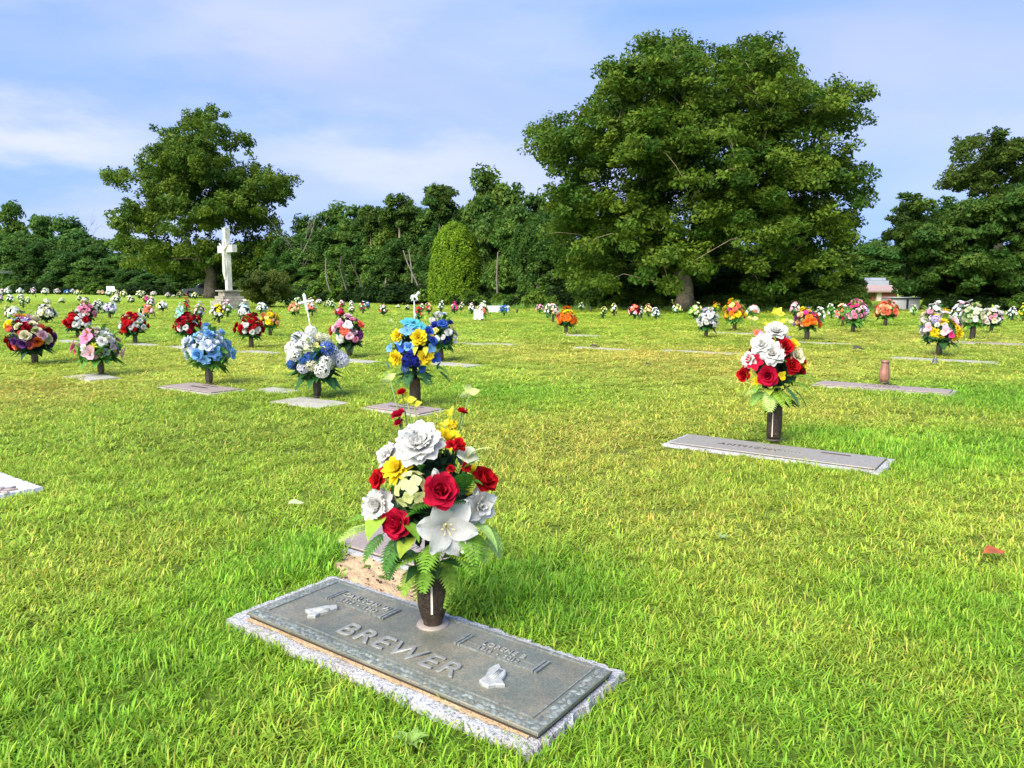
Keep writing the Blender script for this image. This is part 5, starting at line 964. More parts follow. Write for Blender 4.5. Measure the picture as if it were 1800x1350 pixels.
NEARB = [
 (558, 696, 577, 96, [('hydrangea', WHITE, 3, 1.25), ('hydrangea', GRAYW, 3, 1.2), ('hydrangea', BLUE, 2, 1), ('hydrangea', CREAM, 2, 1), ('orchid', PYEL, .6, .6)], 'round white and blue hydrangea bouquet with a white cross stake rising from it', 'fluted', .29, .028, LEAFG),
 (368, 674, 571, 78, [('lily', LBLUE, 3, 1.2), ('magnolia', srgb(225, 235, 248), 4, 1.1), ('rose', LBLUE, 1)], 'pale blue and white bouquet with big dark green leaves', 'fluted', .30, .028, MG),
 (178, 657, 576, 78, [('orchid', LPINK, 3, 1.2), ('orchid', PINK, 1.5, 1.2), ('peony', WHITE, 2.5), ('orchid', MAG, .7, .8), ('daisy', YGREEN, 1.5, .8)], 'airy pink and white orchid bouquet in a brown vase', 'fluted', .30, .028, MG),
 (62, 641, 562, 70, [('rose', DRED, 3), ('rose', ORG, .7), ('rose', srgb(110, 60, 130), 1.6), ('rose', CREAM, 2), ('rose', BLUE, .7), ('rose', CORAL, 1.6), ('rose', LPINK, 1)], 'dark multicoloured rose bouquet nearest the left edge', 'fluted', .32, 0, DGREEN),
 (775, 636, 552, 60, [('tulip', WHITE, 2, .8), ('magnolia', WHITE, 4, .8), ('rose', NAVY, 1.3), ('orchid', LBLUE, 1), ('rose', BLUE, .8), ('carnation', PYEL, .6)], 'white and navy bouquet standing behind the blue and yellow one', 'copper2', .28, 0, LEAFG),
 (615, 629, 555, 58, [('peony', LPINK, 3), ('rose', PINK, 2), ('peony', WHITE, 2), ('rose', PURP, .6), ('rose', CORAL, 1), ('orchid', YEL, .8, .6)], 'pink and white bouquet with one purple bloom and yellow sprigs', 'fluted', .32, 0, DGREEN),
 (442, 612, 552, 46, RW, 'red and white bouquet with spiky leaves just below the round bush', 'fluted', .33, 0, LEAFG),
 (331, 607, 549, 46, [('rose', DRED, 3), ('peony', WHITE, 2), ('carnation', CRIM, 2)], 'red carnation and white bouquet left of the pale blue bouquet', 'fluted', .30, 0, LEAFG),
 (238, 604, 549, 46, [('rose', RED, 3), ('peony', WHITE, 2.5)], 'red and white bouquet above the pink orchid bouquet', 'fluted', .32, 0, LEAFG),
 (137, 594, 549, 42, [('peony', WHITE, 3), ('rose', RED, 2.6)], 'white and red bouquet left of the pink orchid bouquet top', 'fluted', .32, 0, DGREEN),
 (155, 573, 528, 34, [('peony', PINK, 4), ('peony', LPINK, 2), ('peony', WHITE, 1)], 'rosy pink bouquet directly behind the white and red bouquet', 'fluted', .3, 0, DGREEN),
 (82, 569, 536, 34, [('peony', WHITE, 5), ('peony', CREAM, 2)], 'cream-white bouquet behind the multicoloured rose bouquet, to its right', 'fluted', .28, 0, DGREEN),
 (40, 596, 552, 52, [('peony', YEL, 2), ('rose', CORAL, 2), ('hydrangea', srgb(190, 205, 245), 1), ('peony', PTEAL, 1), ('peony', LPINK, 1.6)], 'bright pastel and yellow bouquet hidden behind the multicoloured rose bouquet', 'fluted', .3, 0, DGREEN),
 (26, 569, 534, 30, [('peony', WHITE, 5), ('peony', PGREEN, 1)], 'plain white bouquet second nearest the left edge, behind', 'fluted', .25, 0, DGREEN),
 (475, 592, 546, 34, [('rose', YEL, 3), ('rose', PEACH, 3), ('lily', PYEL, 2), ('rose', CORAL, .8)], 'yellow and peach bouquet right of the red and white one below the bush', 'fluted', .33, 0, MG),
 (385, 569, 533, 27, [('x', YEL, 3), ('x', WHITE, 3), ('x', LPINK, 1)], 'yellow and white bouquet in front of the stone cross base', 'fluted', .3, 0, DGREEN),
 (400, 558, 526, 19, [('x', PINK, 3), ('x', MAG, 1), ('x', LPINK, 3), ('x', WHITE, 2)], 'tall pink bouquet in front of the stone cross base', 'fluted', .2, 0, MG),
 (430, 574, 528, 26, [('x', WHITE, 4), ('x', GRAYW, 3), ('x', PTEAL, 2)], 'white and pale teal bouquet right behind the red one below the bush', 'fluted', .3, 0, LEAFG),
 (461, 554, 530, 21, [('x', WHITE, 5)], 'small white bouquet in the shade of the round bush', 'fluted', .25, 0, LEAFG),
 (318, 580, 530, 18, [('x', PTEAL, 4), ('x', WHITE, 1)], 'narrow pale teal bouquet behind the red carnation bouquet', 'fluted', .3, 0, PTEAL),
 (352, 566, 530, 20, [('x', LPINK, 3), ('x', LILAC, 2), ('x', PINK, 1)], 'lilac-pink bouquet behind the red carnation bouquet, to its right', 'fluted', .25, 0, LEAFG),
 (329, 552, 519, 13, [('x', RED, 2), ('x', MAG, 2), ('x', PYEL, 1)], 'slim magenta and red bouquet in front of the pickup truck', 'fluted', .2, 0, LEAFG),
 (260, 561, 533, 28, [('x', CORAL, 2), ('x', PEACH, 3), ('x', PYEL, 2), ('x', LPINK, 2)], 'coral and peach bouquet behind the red and white bouquet, to its right', 'fluted', .25, 0, LEAFG),
 (287, 549, 527, 21, [('x', WHITE, 3), ('x', srgb(220, 235, 120), 3)], 'lone white and lime bouquet left of the red carnation bouquet', 'fluted', .25, 0, DGREEN),
 (193, 560, 528, 27, [('x', LILAC, 2), ('x', GRAYW, 4)], 'lilac-white bouquet right of the rosy pink bouquet', 'fluted', .35, 0, LEAFG),
 (173, 551, 525, 20, [('x', CREAM, 3), ('x', WHITE, 3)], 'cream bouquet between the rosy pink and the lilac-white bouquets', 'fluted', .3, 0, DGREEN),
 (598, 561, 538, 21, [('x', CRIM, 4), ('x', PINK, 1)], 'small crimson bouquet right behind the pink and white bouquet', 'fluted', .25, 0, DGREEN),
 (518, 557, 530, 22, [('x', CORAL, 3), ('x', PEACH, 3), ('x', LPINK, 2)], 'coral bouquet just left of the white cross stake', 'fluted', .22, 0, MG),
 (549, 557, 530, 19, [('x', ORG, 1), ('x', CORAL, 3), ('x', WHITE, 2)], 'orange-red and white bouquet just right of the white cross stake', 'fluted', .3, 0, LEAFG),
 (847, 564, 529, 22, [('x', LPINK, 2), ('x', CORAL, 1), ('x', WHITE, 4), ('x', PGREEN, 1)], 'white bouquet topped with pink beside a white ribbon, right of the conifer', 'fluted', .25, 0, LEAFG),
 (886, 556, 534, 20, [('x', BLUE, 5), ('x', NAVY, 1), ('x', WHITE, .5)], 'royal blue bouquet before the low white wall', 'fluted', .3, 0, LEAFG),
 (995, 588, 541, 34, [('rose', ORG, 4), ('peony', YEL, 2.5), ('rose', CORAL, 1.5)], 'orange and yellow bouquet alone in the middle of the lawn', 'fluted', .33, 0, LEAFG),
 (972, 567, 531, 21, [('x', LPINK, 3), ('x', PEACH, 2), ('x', WHITE, 2)], 'peach-pink bouquet behind the orange one, to its left', 'fluted', .3, 0, LEAFG),
 (949, 553, 532, 15, [('x', PINK, 3), ('x', LPINK, 3)], 'small pink bouquet left of the peach-pink one', 'fluted', .25, 0, MG),
 (1115, 562, 532, 25, [('x', DRED, 3), ('x', PINK, 2), ('x', LPINK, 2), ('x', CORAL, 1)], 'dark red and pink bouquet left of the oak trunk', 'fluted', .25, 0, DGREEN),
 (1140, 558, 534, 17, [('x', PEACH, 3), ('x', PYEL, 3)], 'pale yellow and peach bouquet next to the dark red one', 'fluted', .25, 0, MG),
 (1153, 563, 540, 17, [('x', WHITE, 3), ('x', GRAYW, 3)], 'small bluish white bouquet next to the pale yellow and peach one', 'fluted', .25, 0, LEAFG),
 (1220, 562, 531, 26, [('x', PYEL, 3), ('x', PGREEN, 2), ('x', CREAM, 2)], 'pale yellow-green bouquet right of the oak trunk', 'fluted', .15, 0, MG),
 (1241, 594, 539, 38, [('carnation', WHITE, 5), ('peony', GRAYW, 3)], 'pure white bouquet standing on the lawn right of the oak trunk', 'fluted', .28, 0, LEAFG),
 (1291, 582, 527, 38, [('peony', ORG, 2), ('rose', YEL, 3), ('rose', CORAL, 2), ('lily', PYEL, 2), ('rose', MAG, .5)], 'tall orange and yellow bouquet left of the red, white and yellow one', 'fluted', .3, 0, MG),
 (1258, 550, 529, 17, [('x', ORG, 3), ('x', YEL, 3)], 'small orange bouquet behind the pure white bouquet', 'fluted', .2, 0, MG),
 (1324, 559, 533, 26, [('x', LPINK, 3), ('x', WHITE, 2), ('x', CORAL, 1)], 'pink-white bouquet left behind the red, white and yellow one', 'fluted', .2, 0, MG),
 (1397, 560, 529, 21, [('x', LPINK, 3), ('x', WHITE, 2), ('x', PINK, 2)], 'pale pink bouquet right behind the red, white and yellow one', 'fluted', .25, 0, LEAFG),
 (1418, 598, 541, 42, [('rose', ORG, 3), ('peony', PEACH, 2), ('orchid', MAG, 1.5), ('rose', YEL, 1.2), ('peony', LILAC, .8), ('rose', PURP, .5)], 'orange, magenta and yellow bouquet right of the red, white and yellow one', 'fluted', .36, 0, LEAFG),
 (1440, 572, 537, 20, [('x', WHITE, 4), ('x', GRAYW, 2)], 'small white bouquet behind the orange and magenta one', 'fluted', .2, 0, LEAFG),
 (1461, 562, 531, 17, [('x', WHITE, 3), ('x', PGREEN, 2)], 'small greenish white bouquet leftmost of the cluster before the brick building', 'fluted', .2, 0, MG),
 (1481, 574, 529, 28, [('x', CORAL, 3), ('x', PEACH, 3), ('x', LPINK, 1)], 'coral bouquet in the cluster before the brick building', 'fluted', .2, 0, MG),
 (1499, 585, 526, 40, [('carnation', PINK, 4), ('lily', MAG, 1.5), ('carnation', LPINK, 3)], 'big pink bouquet in front of the cluster before the brick building', 'fluted', .28, 0, MG),
 (1516, 567, 528, 27, [('x', LILAC, 3), ('x', PURP, 1), ('x', WHITE, 3)], 'lilac and white bouquet in the cluster before the brick building', 'fluted', .25, 0, LEAFG),
 (1556, 573, 528, 36, [('rose', CORAL, 3), ('peony', PEACH, 3), ('orchid', MAG, .8)], 'coral and peach bouquet standing before the brick building', 'fluted', .33, 0, MG),
 (1606, 556, 534, 15, [('x', WHITE, 3), ('x', PGREEN, 3)], 'tiny white and green bouquet before the white shed', 'fluted', .2, 0, MG),
 (1650, 626, 548, 66, [('dahlia', YEL, 3, 1.1), ('orchid', LPINK, 3, 1.1), ('orchid', MAG, 1, .9), ('peony', WHITE, 2.5, .8), ('orchid', BLUE, .4), ('hydrangea', LILAC, 1.2)], 'tall yellow, pink and white bouquet with a dark shoe hanging below it', 'fluted', .30, 0, LEAFG),
 (1638, 588, 529, 42, [('lily', WHITE, 4), ('peony', CREAM, 2), ('orchid', PINK, .8)], 'large white bouquet behind the tall yellow and pink one', 'fluted', .2, 0, LEAFG),
 (1685, 585, 527, 30, [('x', WHITE, 4), ('x', PINK, 1.5), ('x', GRAYW, 2)], 'white and pink bouquet just right of the tall yellow and pink one', 'fluted', .25, 0, LEAFG),
 (1709, 597, 530, 40, [('lily', WHITE, 3), ('peony', CREAM, 2), ('lily', PGREEN, 2), ('peony', LPINK, .7)], 'cream and green bouquet in a black vase near the right edge', 'cyl', .36, 0, MG),
 (1742, 586, 537, 34, [('peony', WHITE, 3), ('peony', CREAM, 1.5), ('orchid', LPINK, 1), ('orchid', PINK, .7)], 'white bouquet with two pink blooms near the right edge', 'fluted', .3, 0, LEAFG),
 (1779, 564, 538, 19, [('x', WHITE, 4), ('x', GRAYW, 1)], 'small white bouquet second from the right edge', 'fluted', .2, 0, LEAFG),
 (1799, 566, 529, 18, [('x', YEL, 4), ('x', PYEL, 1)], 'yellow bouquet cut by the right edge', 'fluted', .2, 0, MG),
]
B = {}
LEAF_SC = {(368, 674): LGREEN}
for i, b in enumerate(NEARB):
    x, yb, yt, w, pal, lab, vs, vf, z0, fol = b
    if vs == 'copper2': vs = 'fluted'
    B[i] = auto_bouquet(i, x, yb, yt, w, pal, lab, vs, vf, z0, fol)
# small far bouquets: (x, base, top, width, colours, look)
FAR = [
 (2, 534, 512, 12, 'pw', 'left edge'), (5, 521, 507, 12, 'pw', 'left edge'), (19, 534, 516, 14, 'w', 'left edge'), (15, 521, 504, 14, 'wp', 'left edge'), (24, 516, 508, 7, 'w', 'far left row'), (36, 518, 506, 14, 'w', 'far left row'), (37, 530, 516, 11, 'w', 'far left lawn'), (46, 513, 506, 7, 'w', 'far left row'), (58, 519, 505, 11, 'wp', 'far left row'), (68, 515, 511, 6, 'c', 'far left row'), (81, 520, 505, 14, 'cg', 'far left row'), (101, 518, 507, 12, 'p', 'far left row'), (118, 519, 508, 11, 'b', 'far left row'), (127, 518, 507, 11, 'lw', 'far left row'), (136, 520, 509, 11, 'cy', 'far left row'), (147, 518, 509, 11, 'y', 'far left row'), (161, 517, 509, 8, 'w', 'far left row'),
 (174, 519, 509, 8, 'co', 'far left row'), (180, 519, 510, 10, 'o', 'far left row'), (13, 553, 533, 8, 'y', 'left edge'), (41, 543, 517, 12, 'cg', 'far left lawn'), (49, 536, 521, 10, 'cg', 'far left lawn'), (83, 536, 524, 14, 'c', 'far left lawn'), (110, 534, 523, 13, 'cy', 'far left lawn'), (140, 530, 519, 11, 'cg', 'far left lawn'), (150, 532, 522, 14, 'cp', 'far left lawn'), (193, 523, 508, 15, 'wc', 'far left row'), (206, 535, 515, 19, 'cy', 'left of the truck'), (203, 520, 508, 12, 'cy', 'left of the truck'), (218, 524, 509, 13, 'cy', 'left of the truck'), (231, 534, 517, 15, 'cg', 'left of the truck'), (245, 526, 509, 14, 'cy', 'left of the truck'), (252, 521, 510, 11, 'cy', 'left of the truck'),
 (258, 534, 519, 14, 'mp', 'left of the truck'), (266, 541, 522, 16, 'pl', 'left of the truck'), (271, 521, 511, 13, 'pw', 'left of the truck'), (295, 525, 512, 11, 'p', 'left of the truck'), (306, 522, 518, 8, 'c', 'left of the truck'), (316, 524, 511, 12, 'cy', 'before the truck'), (343, 526, 513, 13, 'cy', 'before the truck'),
 (494, 534, 521, 10, 'w', 'right of the round bush'), (507, 540, 522, 12, 'y', 'right of the round bush'), (524, 538, 522, 16, 'g', 'right of the round bush'), (546, 548, 523, 17, 'oc', 'right of the round bush'), (561, 537, 524, 12, 'p', 'right of the white cross stake'), (571, 542, 531, 7, 'g', 'right of the white cross stake'), (577, 540, 525, 10, 'cg', 'right of the white cross stake'), (584, 544, 527, 13, 'g', 'right of the white cross stake'), (602, 542, 526, 12, 'pr', 'behind the crimson bouquet'), (618, 540, 528, 10, 'w', 'behind the crimson bouquet'), (618, 553, 535, 13, 'cg', 'behind the crimson bouquet'), (638, 552, 529, 14, 'rw', 'left of the horse stake'), (647, 544, 528, 10, 'b', 'left of the horse stake'),
 (674, 557, 533, 17, 'pe', 'left of the horse stake'), (700, 542, 535, 10, 'c', 'left of the horse stake'), (716, 546, 535, 11, 'cy', 'beside the horse stake'), (736, 567, 534, 16, 'r', 'beside the horse stake'), (742, 548, 532, 12, 'g', 'beside the horse stake'), (754, 554, 529, 15, 'ro', 'before the conifer'), (775, 549, 528, 13, 'w', 'before the conifer'), (799, 553, 530, 16, 'mp', 'before the conifer'), (811, 547, 531, 11, 'cp', 'before the conifer'), (829, 552, 532, 15, 'wp', 'before the conifer'),
 (962, 560, 531, 14, 'wp', 'left of the huge oak'), (1022, 548, 530, 14, 'g', 'under the huge oak'), (1060, 560, 537, 14, 'y', 'under the huge oak'), (1079, 556, 532, 14, 'y', 'under the huge oak'), (1127, 560, 538, 9, 'w', 'under the huge oak'), (1191, 554, 533, 19, 'y', 'at the oak trunk')]
CM = {'w': (WHITE, 'white'), 'p': (LPINK, 'pink'), 'c': (CREAM, 'cream'), 'g': (PGREEN, 'pale green'), 'y': (PYEL, 'yellow'), 'b': (BLUE, 'blue'), 'l': (LILAC, 'lilac'), 'o': (PEACH, 'peach'), 'm': (MAG, 'magenta'), 'r': (CRIM, 'red'), 'e': (CORAL, 'coral')}
lf = {}
for i, (x, yb, yt, w, cs, where) in enumerate(FAR):
    pal = [('x', CM[c][0], 4 - 2 * k) for k, c in enumerate(cs)]
    if cs != 'w': pal.append(('x', WHITE, 1))
    nm = ' and '.join(CM[c][1] for c in cs); key = f"small {nm} bouquet {where}"
    b = auto_bouquet(200 + i, x, yb, yt, w, pal, key, 'fluted', .22, 0, LEAFG); lf.setdefault(key, []).append((x, b[0]))
# unique labels for the small ones; their vases follow
for key, lst in lf.items():
    lst.sort(key=lambda q: q[0])
    for k, (x, b) in enumerate(lst):
        if len(lst) > 1: b['label'] = f"{key}, {ORD[k]} of {len(lst)}"
vs = [o for o in C.objects if o.name.startswith('flower_vase')]; bs = [o for o in C.objects if o.name.startswith('flower_bouquet')]
for v in vs:
    best = min(bs, key=lambda b: (b.location.xy - v.location.xy).length)
    if (best.location.xy - v.location.xy).length < .01: v['label'] = ' '.join(('dark vase of the ' + best['label']).split()[:16]); v['group'] = 'bronze vases standing on the markers'
# empty vases
for (x, yb, yt, kind, r_, lab, z0) in [(1554, 672, 634, 'copper', .062, 'empty reddish copper vase standing alone on the long marker at right', .036), (909, 551, 543, 'fluted', .05, 'tiny empty dark vase left of the peach-pink bouquet', 0), (1038, 549, 540, 'fluted', .05, 'tiny empty dark vase under the huge oak', 0), (63, 523, 518, 'fluted', .05, 'tiny dark empty vase on the far left lawn', 0)]:
    g = G(x, yb, z0); H = AT(x, yt, g[1])[2] - z0; vase_obj(kind, (g[0], g[1], z0), H, r_, lab, near=yb > 600)

# ------------------------------------------------------------------ stakes and ornaments
Y = G(558, 696)[1] - .02; A = AT(549, 590, Y); Bt = AT(534, 516, Y); u = (Bt - A) / np.linalg.norm(Bt - A)
st = empty('cross_stake', (A[0], A[1], 0)); tag(st, 'thin leaning white wooden cross on a stick rising from the hydrangea bouquet', 'cross'); o = np.array([A[0], A[1], 0])
MB().tube([A - u * .2 - o, Bt - u * .17 - o], [.006, .007], 6).obj('stick', M_white, st)
MB().tube([Bt - u * .19 - o, Bt - u * .02 - o, Bt - o], [.016, .018, .008], 4).obj('upright', M_white, st); q = Bt - u * .1 - o
MB().tube([q + np.array([-.075, -.02, -.012]), q + np.array([.085, .02, .02])], [.014, .014], 4).obj('crossbar', M_white, st)
Y = G(730, 710)[1] + .05; A = AT(729, 575, Y); Bt = AT(728, 528, Y); hs = empty('horse_stake', (A[0], A[1], 0)); tag(hs, 'small white horse figure on a thin stick above the blue and yellow bouquet', 'ornament'); o = np.array([A[0], A[1], 0]); u = np.array([0, 0, 1.])
MB().tube([A - u * .3 - o, Bt - o], .006, 6).obj('stick', M_white, hs)
s = Y / F; hp = lambda x, y, dy=0: tuple(AT(x, y, Y) - o + np.array([0, dy, 0]))
sp = [(hp(725, 521), 3.0), (hp(731, 521), 2.6), (hp(734, 517), 1.9), (hp(735.5, 513.5), 1.6), (hp(738, 515.5), 1.0), (hp(724.5, 525, .01), 1.2), (hp(723.5, 529, .01), .8), (hp(726, 525, -.01), 1.1), (hp(727, 529, -.01), .8), (hp(732, 525, .01), 1.0), (hp(731, 529, .01), .7), (hp(733.5, 525, -.01), 1.0), (hp(735, 528.5, -.01), .7), (hp(722.5, 523), .9), (hp(721.5, 526), .6)]
E = [(0, 1), (1, 2), (2, 3), (3, 4), (0, 5), (5, 6), (0, 7), (7, 8), (1, 9), (9, 10), (1, 11), (11, 12), (0, 13), (13, 14)]
def skin(name, sp, E, sc_, m, parent, root=0, vs_=.004):
    mb = MB()
    for (i, j) in E: mb.tube([sp[i][0], sp[j][0]], [sp[i][1] * sc_, sp[j][1] * sc_], 8)
    for a_, r_ in sp: mb.lathe([(0, -r_ * sc_), (r_ * sc_ * .8, -r_ * sc_ * .6), (r_ * sc_, 0), (r_ * sc_ * .8, r_ * sc_ * .6), (0, r_ * sc_)], 8, a_)
    o = mb.obj(name, m, parent, True); md = o.modifiers.new('r', 'REMESH'); md.mode = 'VOXEL'; md.voxel_size = vs_; md.use_smooth_shade = True; return o
skin('horse', sp, E, s, M_white, hs)
# shoe on bent wire
Y = G(1652, 640)[1]; s = Y / F; A = AT(1633, 598, Y); o = np.array([A[0], A[1], 0]); w1 = AT(1645, 626, Y); w2 = AT(1666, 690, Y - .0)
hk = empty('wire_stake', (A[0], A[1], 0)); tag(hk, 'thin bent wire stake leaning beneath the tall yellow and pink bouquet', 'stake'); e = w2 - o; e[2] = -.02
MB().tube([A - o, w1 - o, w1 + (w2 - w1) * .5 - o, e], [.004, .004, .004, .004], 5).obj('wire', M_wood, hk)
sh_ = AT(1642, 643, Y - .03); sh = empty('shoe', tuple(AT(1642, 648, Y - .03)), rad(-60)); tag(sh, 'small dark grey shoe hanging toe-down beneath the tall yellow and pink bouquet', 'shoe'); q = 8.5 * s
body = skin('shoe_upper', [((0, 0, 1.9 * q), .42), ((0, 0, 1.3 * q), .55), ((0, -.15 * q, .7 * q), .72), ((0, -.3 * q, .25 * q), .68)], [(0, 1), (1, 2), (2, 3)], q, mat('shoe_grey', (.10, .105, .11, 1), .6), sh, 1)
MB().tube([(0, .45 * q, 1.9 * q), (0, .35 * q, 1.0 * q), (0, .25 * q, .1 * q), (0, -.3 * q, -.35 * q)], [.25 * q, .3 * q, .42 * q, .3 * q], 10).obj('sole', M_dark, sh, True)
MB().tube([(0, -.5 * q, 1.3 * q), (.1 * q, -.6 * q, 1.6 * q), (0, -.2 * q, 2.2 * q), (0, 0, 2.6 * q)], [.06 * q] * 4, 5).obj('lace', M_dark, sh)
# white ribbon bow under bouquet right of the conifer
Y = G(847, 566)[1] - .15; o = AT(838, 553, Y); rb = empty('ribbon', (o[0], o[1], o[2])); s = Y / F; tag(rb, 'shiny white ribbon hanging from the pink-topped bouquet right of the conifer', 'ribbon')
for q in range(4): prism(MB(), [((-5 + 4 * q) * s, -.02), ((-1 + 4 * q) * s, -.02), ((-2 + 4 * q) * s, .02), ((-4 + 4 * q) * s, .02)], (-9 + 2 * (q % 2)) * s, (9 - 3 * (q % 2)) * s).obj('ribbon_loop', M_white, rb)
# a pale marker sign at the far left row
Y = G(193, 523)[1]; o = AT(195, 523, Y); s = Y / F; fs = empty('grave_sign', (o[0], o[1], 0)); tag(fs, 'plain pale panel standing in the far left row of bouquets', 'sign'); MB().box((0, .05, 15 * s), (7 * s, .02, 4.5 * s)).obj('panel', M_white, fs); MB().tube([(0, .1, 0), (0, .1, 15 * s)], .02, 6).obj('stake', M_white, fs)

# ------------------------------------------------------------------ litter on the lawn
def flat_leaf(x, y, ln, col, label, z=.045, m=M_dead, yaw=0, name='fallen_leaf'):
    g = G(x, y, z); V = []; nu = 8
    for i in range(nu + 1):
        u_ = i / nu; w = .26 * math.sin(math.pi * u_ ** .9) if 0 < u_ < 1 else .01
        for v in (-1, 0, 1): V.append(((u_ - .5) * ln, v * w * ln, .10 * ln * math.sin(u_ * 5 + .5) + .10 * ln * abs(v) * math.sin(math.pi * u_)))
    o = MB().add(V, [(i * 3 + j, (i + 1) * 3 + j, (i + 1) * 3 + j + 1, i * 3 + j + 1) for i in range(nu) for j in range(2)]).obj(name, m, smooth=True); o.location = g; o.rotation_euler = (rad(20), rad(-8), yaw); tag(o, label, 'leaf'); return o
flat_leaf(1748, 970, .115, None, 'curled orange-brown dead leaf lying on the grass at the right', .05, yaw=.15)
M_paleleaf = mat('pale_leaf', (.42, .50, .24, 1), .6, transl=.2)
flat_leaf(520, 884, .085, None, 'pale greenish torn leaf lying on the grass left of the foreground bouquet', .05, M_paleleaf, .2)
flat_leaf(1510, 613, .30, None, 'dark curled leaf on the dry grass left of the empty copper vase', .06, M_twig, .3); flat_leaf(1046, 609, .22, None, 'black dead leaf lying on the pale sunken marker in mid lawn', .03, M_twig, .1); flat_leaf(1140, 640, .16, None, 'small dark leaf on the lawn left of the red, white and yellow bouquet', .05, M_twig, .8); flat_leaf(1242, 687, .10, None, 'tiny black leaf in the grass left of the tall right bouquet', .05, M_twig, 1.2)
def weed(x, y, R, label, n=11, col=(.16, .30, .07, 1)):
    g = G(x, y); t = empty('weed', (g[0], g[1], 0)); tag(t, label, 'weed')
    r = np.random.default_rng(int(x))
    for q in range(n):
        a = q * 2.4; leaf('broad', t, (0, 0, .02), (math.cos(a), math.sin(a), .55 + .3 * r.random()), R * r.uniform(.7, 1.1), col)
weed(722, 1322, .055, 'broad-leaved weed in the grass at the bottom centre', 12, (.26, .42, .08, 1)); weed(1270, 955, .04, 'small grey-green weed in the grass right of the foreground bouquet', 9, (.28, .40, .16, 1))

# ------------------------------------------------------------------ grass
def tuft_mesh(seed, nb, rad_, l0, l1, w0, w1, lean=1.0):
    r = np.random.default_rng(seed); V = []; Fc = []; T = []; n = 0
    for b in range(nb):
        a = r.uniform(0, 2 * np.pi); rr = rad_ * math.sqrt(r.random()); p = np.array([math.cos(a) * rr, math.sin(a) * rr, 0]); h = r.uniform(0, 2 * np.pi); d = np.array([math.cos(h), math.sin(h), 0]); side = np.array([-d[1], d[0], 0]); ln = r.uniform(l0, l1); w = r.uniform(w0, w1) / 2
        e0 = rad(r.uniform(35, 88)) ; e1 = e0 - rad(r.uniform(25, 125)) * lean; tt = r.uniform(.65, 1.3); c = np.array([tt * r.uniform(.85, 1.15), tt, tt * r.uniform(.7, 1.3)])
        if r.random() < .13: c = np.array([1.9, 1.25, 2.2]) * r.uniform(.7, 1.0)
        ns = 3; q = p; pts = [q]
        for i in range(ns): e = e0 + (e1 - e0) * (i + .5) / ns; q = q + (d * math.cos(e) + np.array([0, 0, math.sin(e)])) * ln / ns; pts.append(q)
        ws = [w, w * .95, w * .7]
        for i in range(3): V += [pts[i] - side * ws[i], pts[i] + side * ws[i]]
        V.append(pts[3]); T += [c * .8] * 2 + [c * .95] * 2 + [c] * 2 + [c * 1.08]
        Fc += [(n, n + 1, n + 3, n + 2), (n + 2, n + 3, n + 5, n + 4), (n + 4, n + 5, n + 6)]; n += 7
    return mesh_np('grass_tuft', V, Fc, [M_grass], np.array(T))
M_grass = bpy.data.materials.new('grass_blade'); M_grass.use_nodes = True; t = M_grass.node_tree; b = t.nodes['Principled BSDF']; b.inputs['Roughness'].default_value = .5; b.inputs['Specular IOR Level'].default_value = .2
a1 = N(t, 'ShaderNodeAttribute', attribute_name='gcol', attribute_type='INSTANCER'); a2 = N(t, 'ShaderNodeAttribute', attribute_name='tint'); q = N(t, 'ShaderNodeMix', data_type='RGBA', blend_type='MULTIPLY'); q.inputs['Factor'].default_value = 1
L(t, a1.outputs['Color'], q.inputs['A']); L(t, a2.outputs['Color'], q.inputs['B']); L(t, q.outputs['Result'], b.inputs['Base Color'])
tr = N(t, 'ShaderNodeBsdfTranslucent'); L(t, q.outputs['Result'], tr.inputs[0]); ms = N(t, 'ShaderNodeMixShader'); ms.inputs[0].default_value = .40; L(t, b.outputs[0], ms.inputs[1]); L(t, tr.outputs[0], ms.inputs[2]); L(t, ms.outputs[0], t.nodes['Material Output'].inputs['Surface'])
tcol = bpy.data.collections.new('grass_tufts')
for k in range(8):
    o = bpy.data.objects.new(f"grass_tuft_{k}", tuft_mesh(70 + k, 30, .06, .030, .062, .0036, .0066)); tcol.objects.link(o)
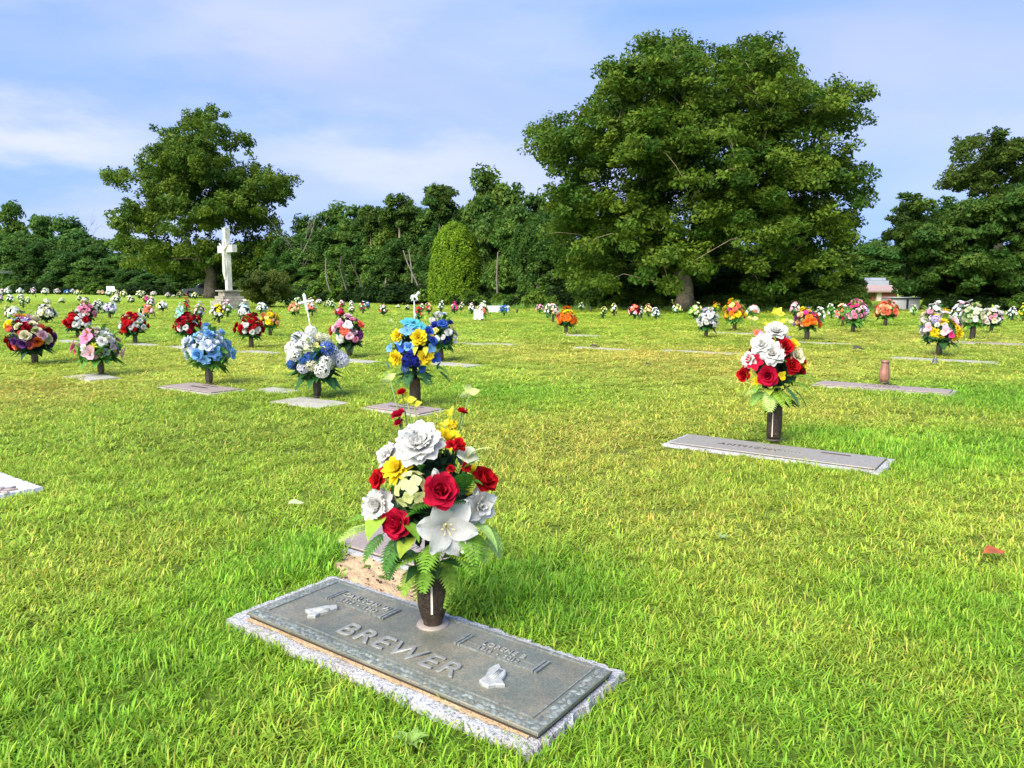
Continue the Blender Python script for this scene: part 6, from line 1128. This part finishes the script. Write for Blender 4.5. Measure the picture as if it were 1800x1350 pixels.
def scatter(name, P, rot, scl, col, vid, label):
    me = bpy.data.meshes.new(name); me.vertices.add(len(P)); me.vertices.foreach_set('co', P.astype(np.float32).ravel())
    for nm, ty, arr, key in (('rot', 'FLOAT_VECTOR', rot, 'vector'), ('scl', 'FLOAT_VECTOR', scl, 'vector'), ('gcol', 'FLOAT_COLOR', np.concatenate([col, np.ones((len(P), 1))], 1), 'color'), ('vid', 'INT', vid, 'value')):
        a = me.attributes.new(nm, ty, 'POINT'); a.data.foreach_set(key, np.ascontiguousarray(arr, dtype=np.int32 if ty == 'INT' else np.float32).ravel())
    me.update(); o = lk(bpy.data.objects.new(name, me)); ng = bpy.data.node_groups.new(name, 'GeometryNodeTree'); ng.interface.new_socket('Geometry', in_out='INPUT', socket_type='NodeSocketGeometry'); ng.interface.new_socket('Geometry', in_out='OUTPUT', socket_type='NodeSocketGeometry')
    gi = N(ng, 'NodeGroupInput'); go = N(ng, 'NodeGroupOutput'); ci = N(ng, 'GeometryNodeCollectionInfo'); ci.inputs['Collection'].default_value = tcol; ci.inputs['Separate Children'].default_value = True; ci.inputs['Reset Children'].default_value = True
    io = N(ng, 'GeometryNodeInstanceOnPoints'); io.inputs['Pick Instance'].default_value = True
    def na(nm, ty): n = N(ng, 'GeometryNodeInputNamedAttribute', data_type=ty); n.inputs['Name'].default_value = nm; return n.outputs['Attribute']
    L(ng, gi.outputs[0], io.inputs['Points']); L(ng, ci.outputs[0], io.inputs['Instance']); L(ng, na('vid', 'INT'), io.inputs['Instance Index']); L(ng, na('scl', 'FLOAT_VECTOR'), io.inputs['Scale'])
    er = N(ng, 'FunctionNodeEulerToRotation'); L(ng, na('rot', 'FLOAT_VECTOR'), er.inputs[0]); L(ng, er.outputs[0], io.inputs['Rotation']); L(ng, io.outputs[0], go.inputs[0])
    o.modifiers.new('scatter', 'NODES').node_group = ng; tag(o, label, 'grass', kind='stuff'); return o
rg = np.random.default_rng(99); Ps = []; Sc = []
for (y0, y1, dens, sxy, sz) in [(1.2, 3.2, 560, .95, 1.0), (3.2, 5.5, 330, 1.1, 1.0), (5.5, 9, 170, 1.5, .95), (9, 16, 70, 2.2, .95), (16, 30, 26, 3.4, .95), (30, 60, 9, 5.0, 1.0)]:
    hw1 = .74 * y1 + 1.0; n = int(dens * (y1 - y0) * 2 * hw1); P = np.stack([rg.uniform(-hw1, hw1, n), rg.uniform(y0, y1, n), np.zeros(n)], 1)
    P = P[np.abs(P[:, 0]) < .74 * P[:, 1] + 1.0]; Ps.append(P); Sc.append(np.tile([sxy, sxy, sz], (len(P), 1)))
P = np.concatenate(Ps); S = np.concatenate(Sc); keep = ~near_rect(P, -.03) & ~in_poly(P, spoly)
# keep tall grass out of the wood
yl = np.array([G(900 + F * x_ / y_, GY(np.clip(900 + F * x_ / y_, -80, 1900)))[1] for x_, y_ in P[:, :2]]) if len(P) < 1 else None
ex = []; es = []
for (px_, py_, rr_, nn_, hz_) in [(548, 972, .10, 60, 1.5), (562, 992, .07, 34, 1.4), (520, 1000, .12, 40, 1.2), (578, 1012, .03, 10, 1.2), (830, 1020, .10, 50, 1.5), (880, 1050, .12, 40, 1.4), (1475, 775, .3, 60, 1.5), (1570, 790, .3, 60, 1.6), (800, 1062, .03, 10, 1.2)]:
    c_ = G(px_, py_); q_ = rg.normal(0, rr_ * .6, (nn_, 3)); q_[:, 2] = 0; ex.append(c_ + q_); es.append(np.tile([1.2, 1.2, hz_], (nn_, 1)))
P = np.concatenate([P] + ex); S = np.concatenate([S] + es); keep = np.concatenate([keep, ~near_rect(P[len(keep):], -.02) & ~in_poly(P[len(keep):], [np.array(q) for q in spoly])])
P = P[keep]; S = S[keep]; n = len(P); col, lush, dry = lawn(P[:, 0], P[:, 1])
inr = near_rect(P, .05); S[:, 2] *= .88 * (1 + .45 * np.clip(lush, 0, 1)) * (1 - .25 * np.clip(dry, 0, 1)) * rg.uniform(.75, 1.25, n); S[inr, 2] *= .8; S[inr, :2] *= .8
S[:, 2] *= .8 + .45 * patch(P[:, 0] * 7 + 3, P[:, 1] * 7); rot = np.stack([rg.normal(0, .12, n), rg.normal(0, .12, n), rg.uniform(0, 6.28, n)], 1); col = col * rg.uniform(.80, 1.2, (n, 1)) * np.array([.97, 1.0, .9])
scatter('grass', P, rot, S, col, rg.integers(0, 8, n), 'short mown lawn grass of fine bent blades, green with yellowing patches')
# taller rank growth along the edge of the wood
P = []; 
for x in rg.uniform(840, 1500, 900):
    g = G(x, GY(x) + rg.uniform(.2, 3.2)); P.append(g)
P = np.array(P); n = len(P); s = P[:, 1] / F; hh = rg.uniform(6, 17, n) * s / .05 * (.6 + .4 * np.sin(P[:, 0] * 2.1) ** 2)
scatter('tall_grass', P, np.stack([rg.normal(0, .08, n), rg.normal(0, .08, n), rg.uniform(0, 6.28, n)], 1), np.stack([hh * .35, hh * .35, hh], 1), np.array([.17, .33, .05]) * rg.uniform(.6, 1.3, (n, 1)), rg.integers(0, 8, n), 'tall light green weeds and grass along the edge of the wood')
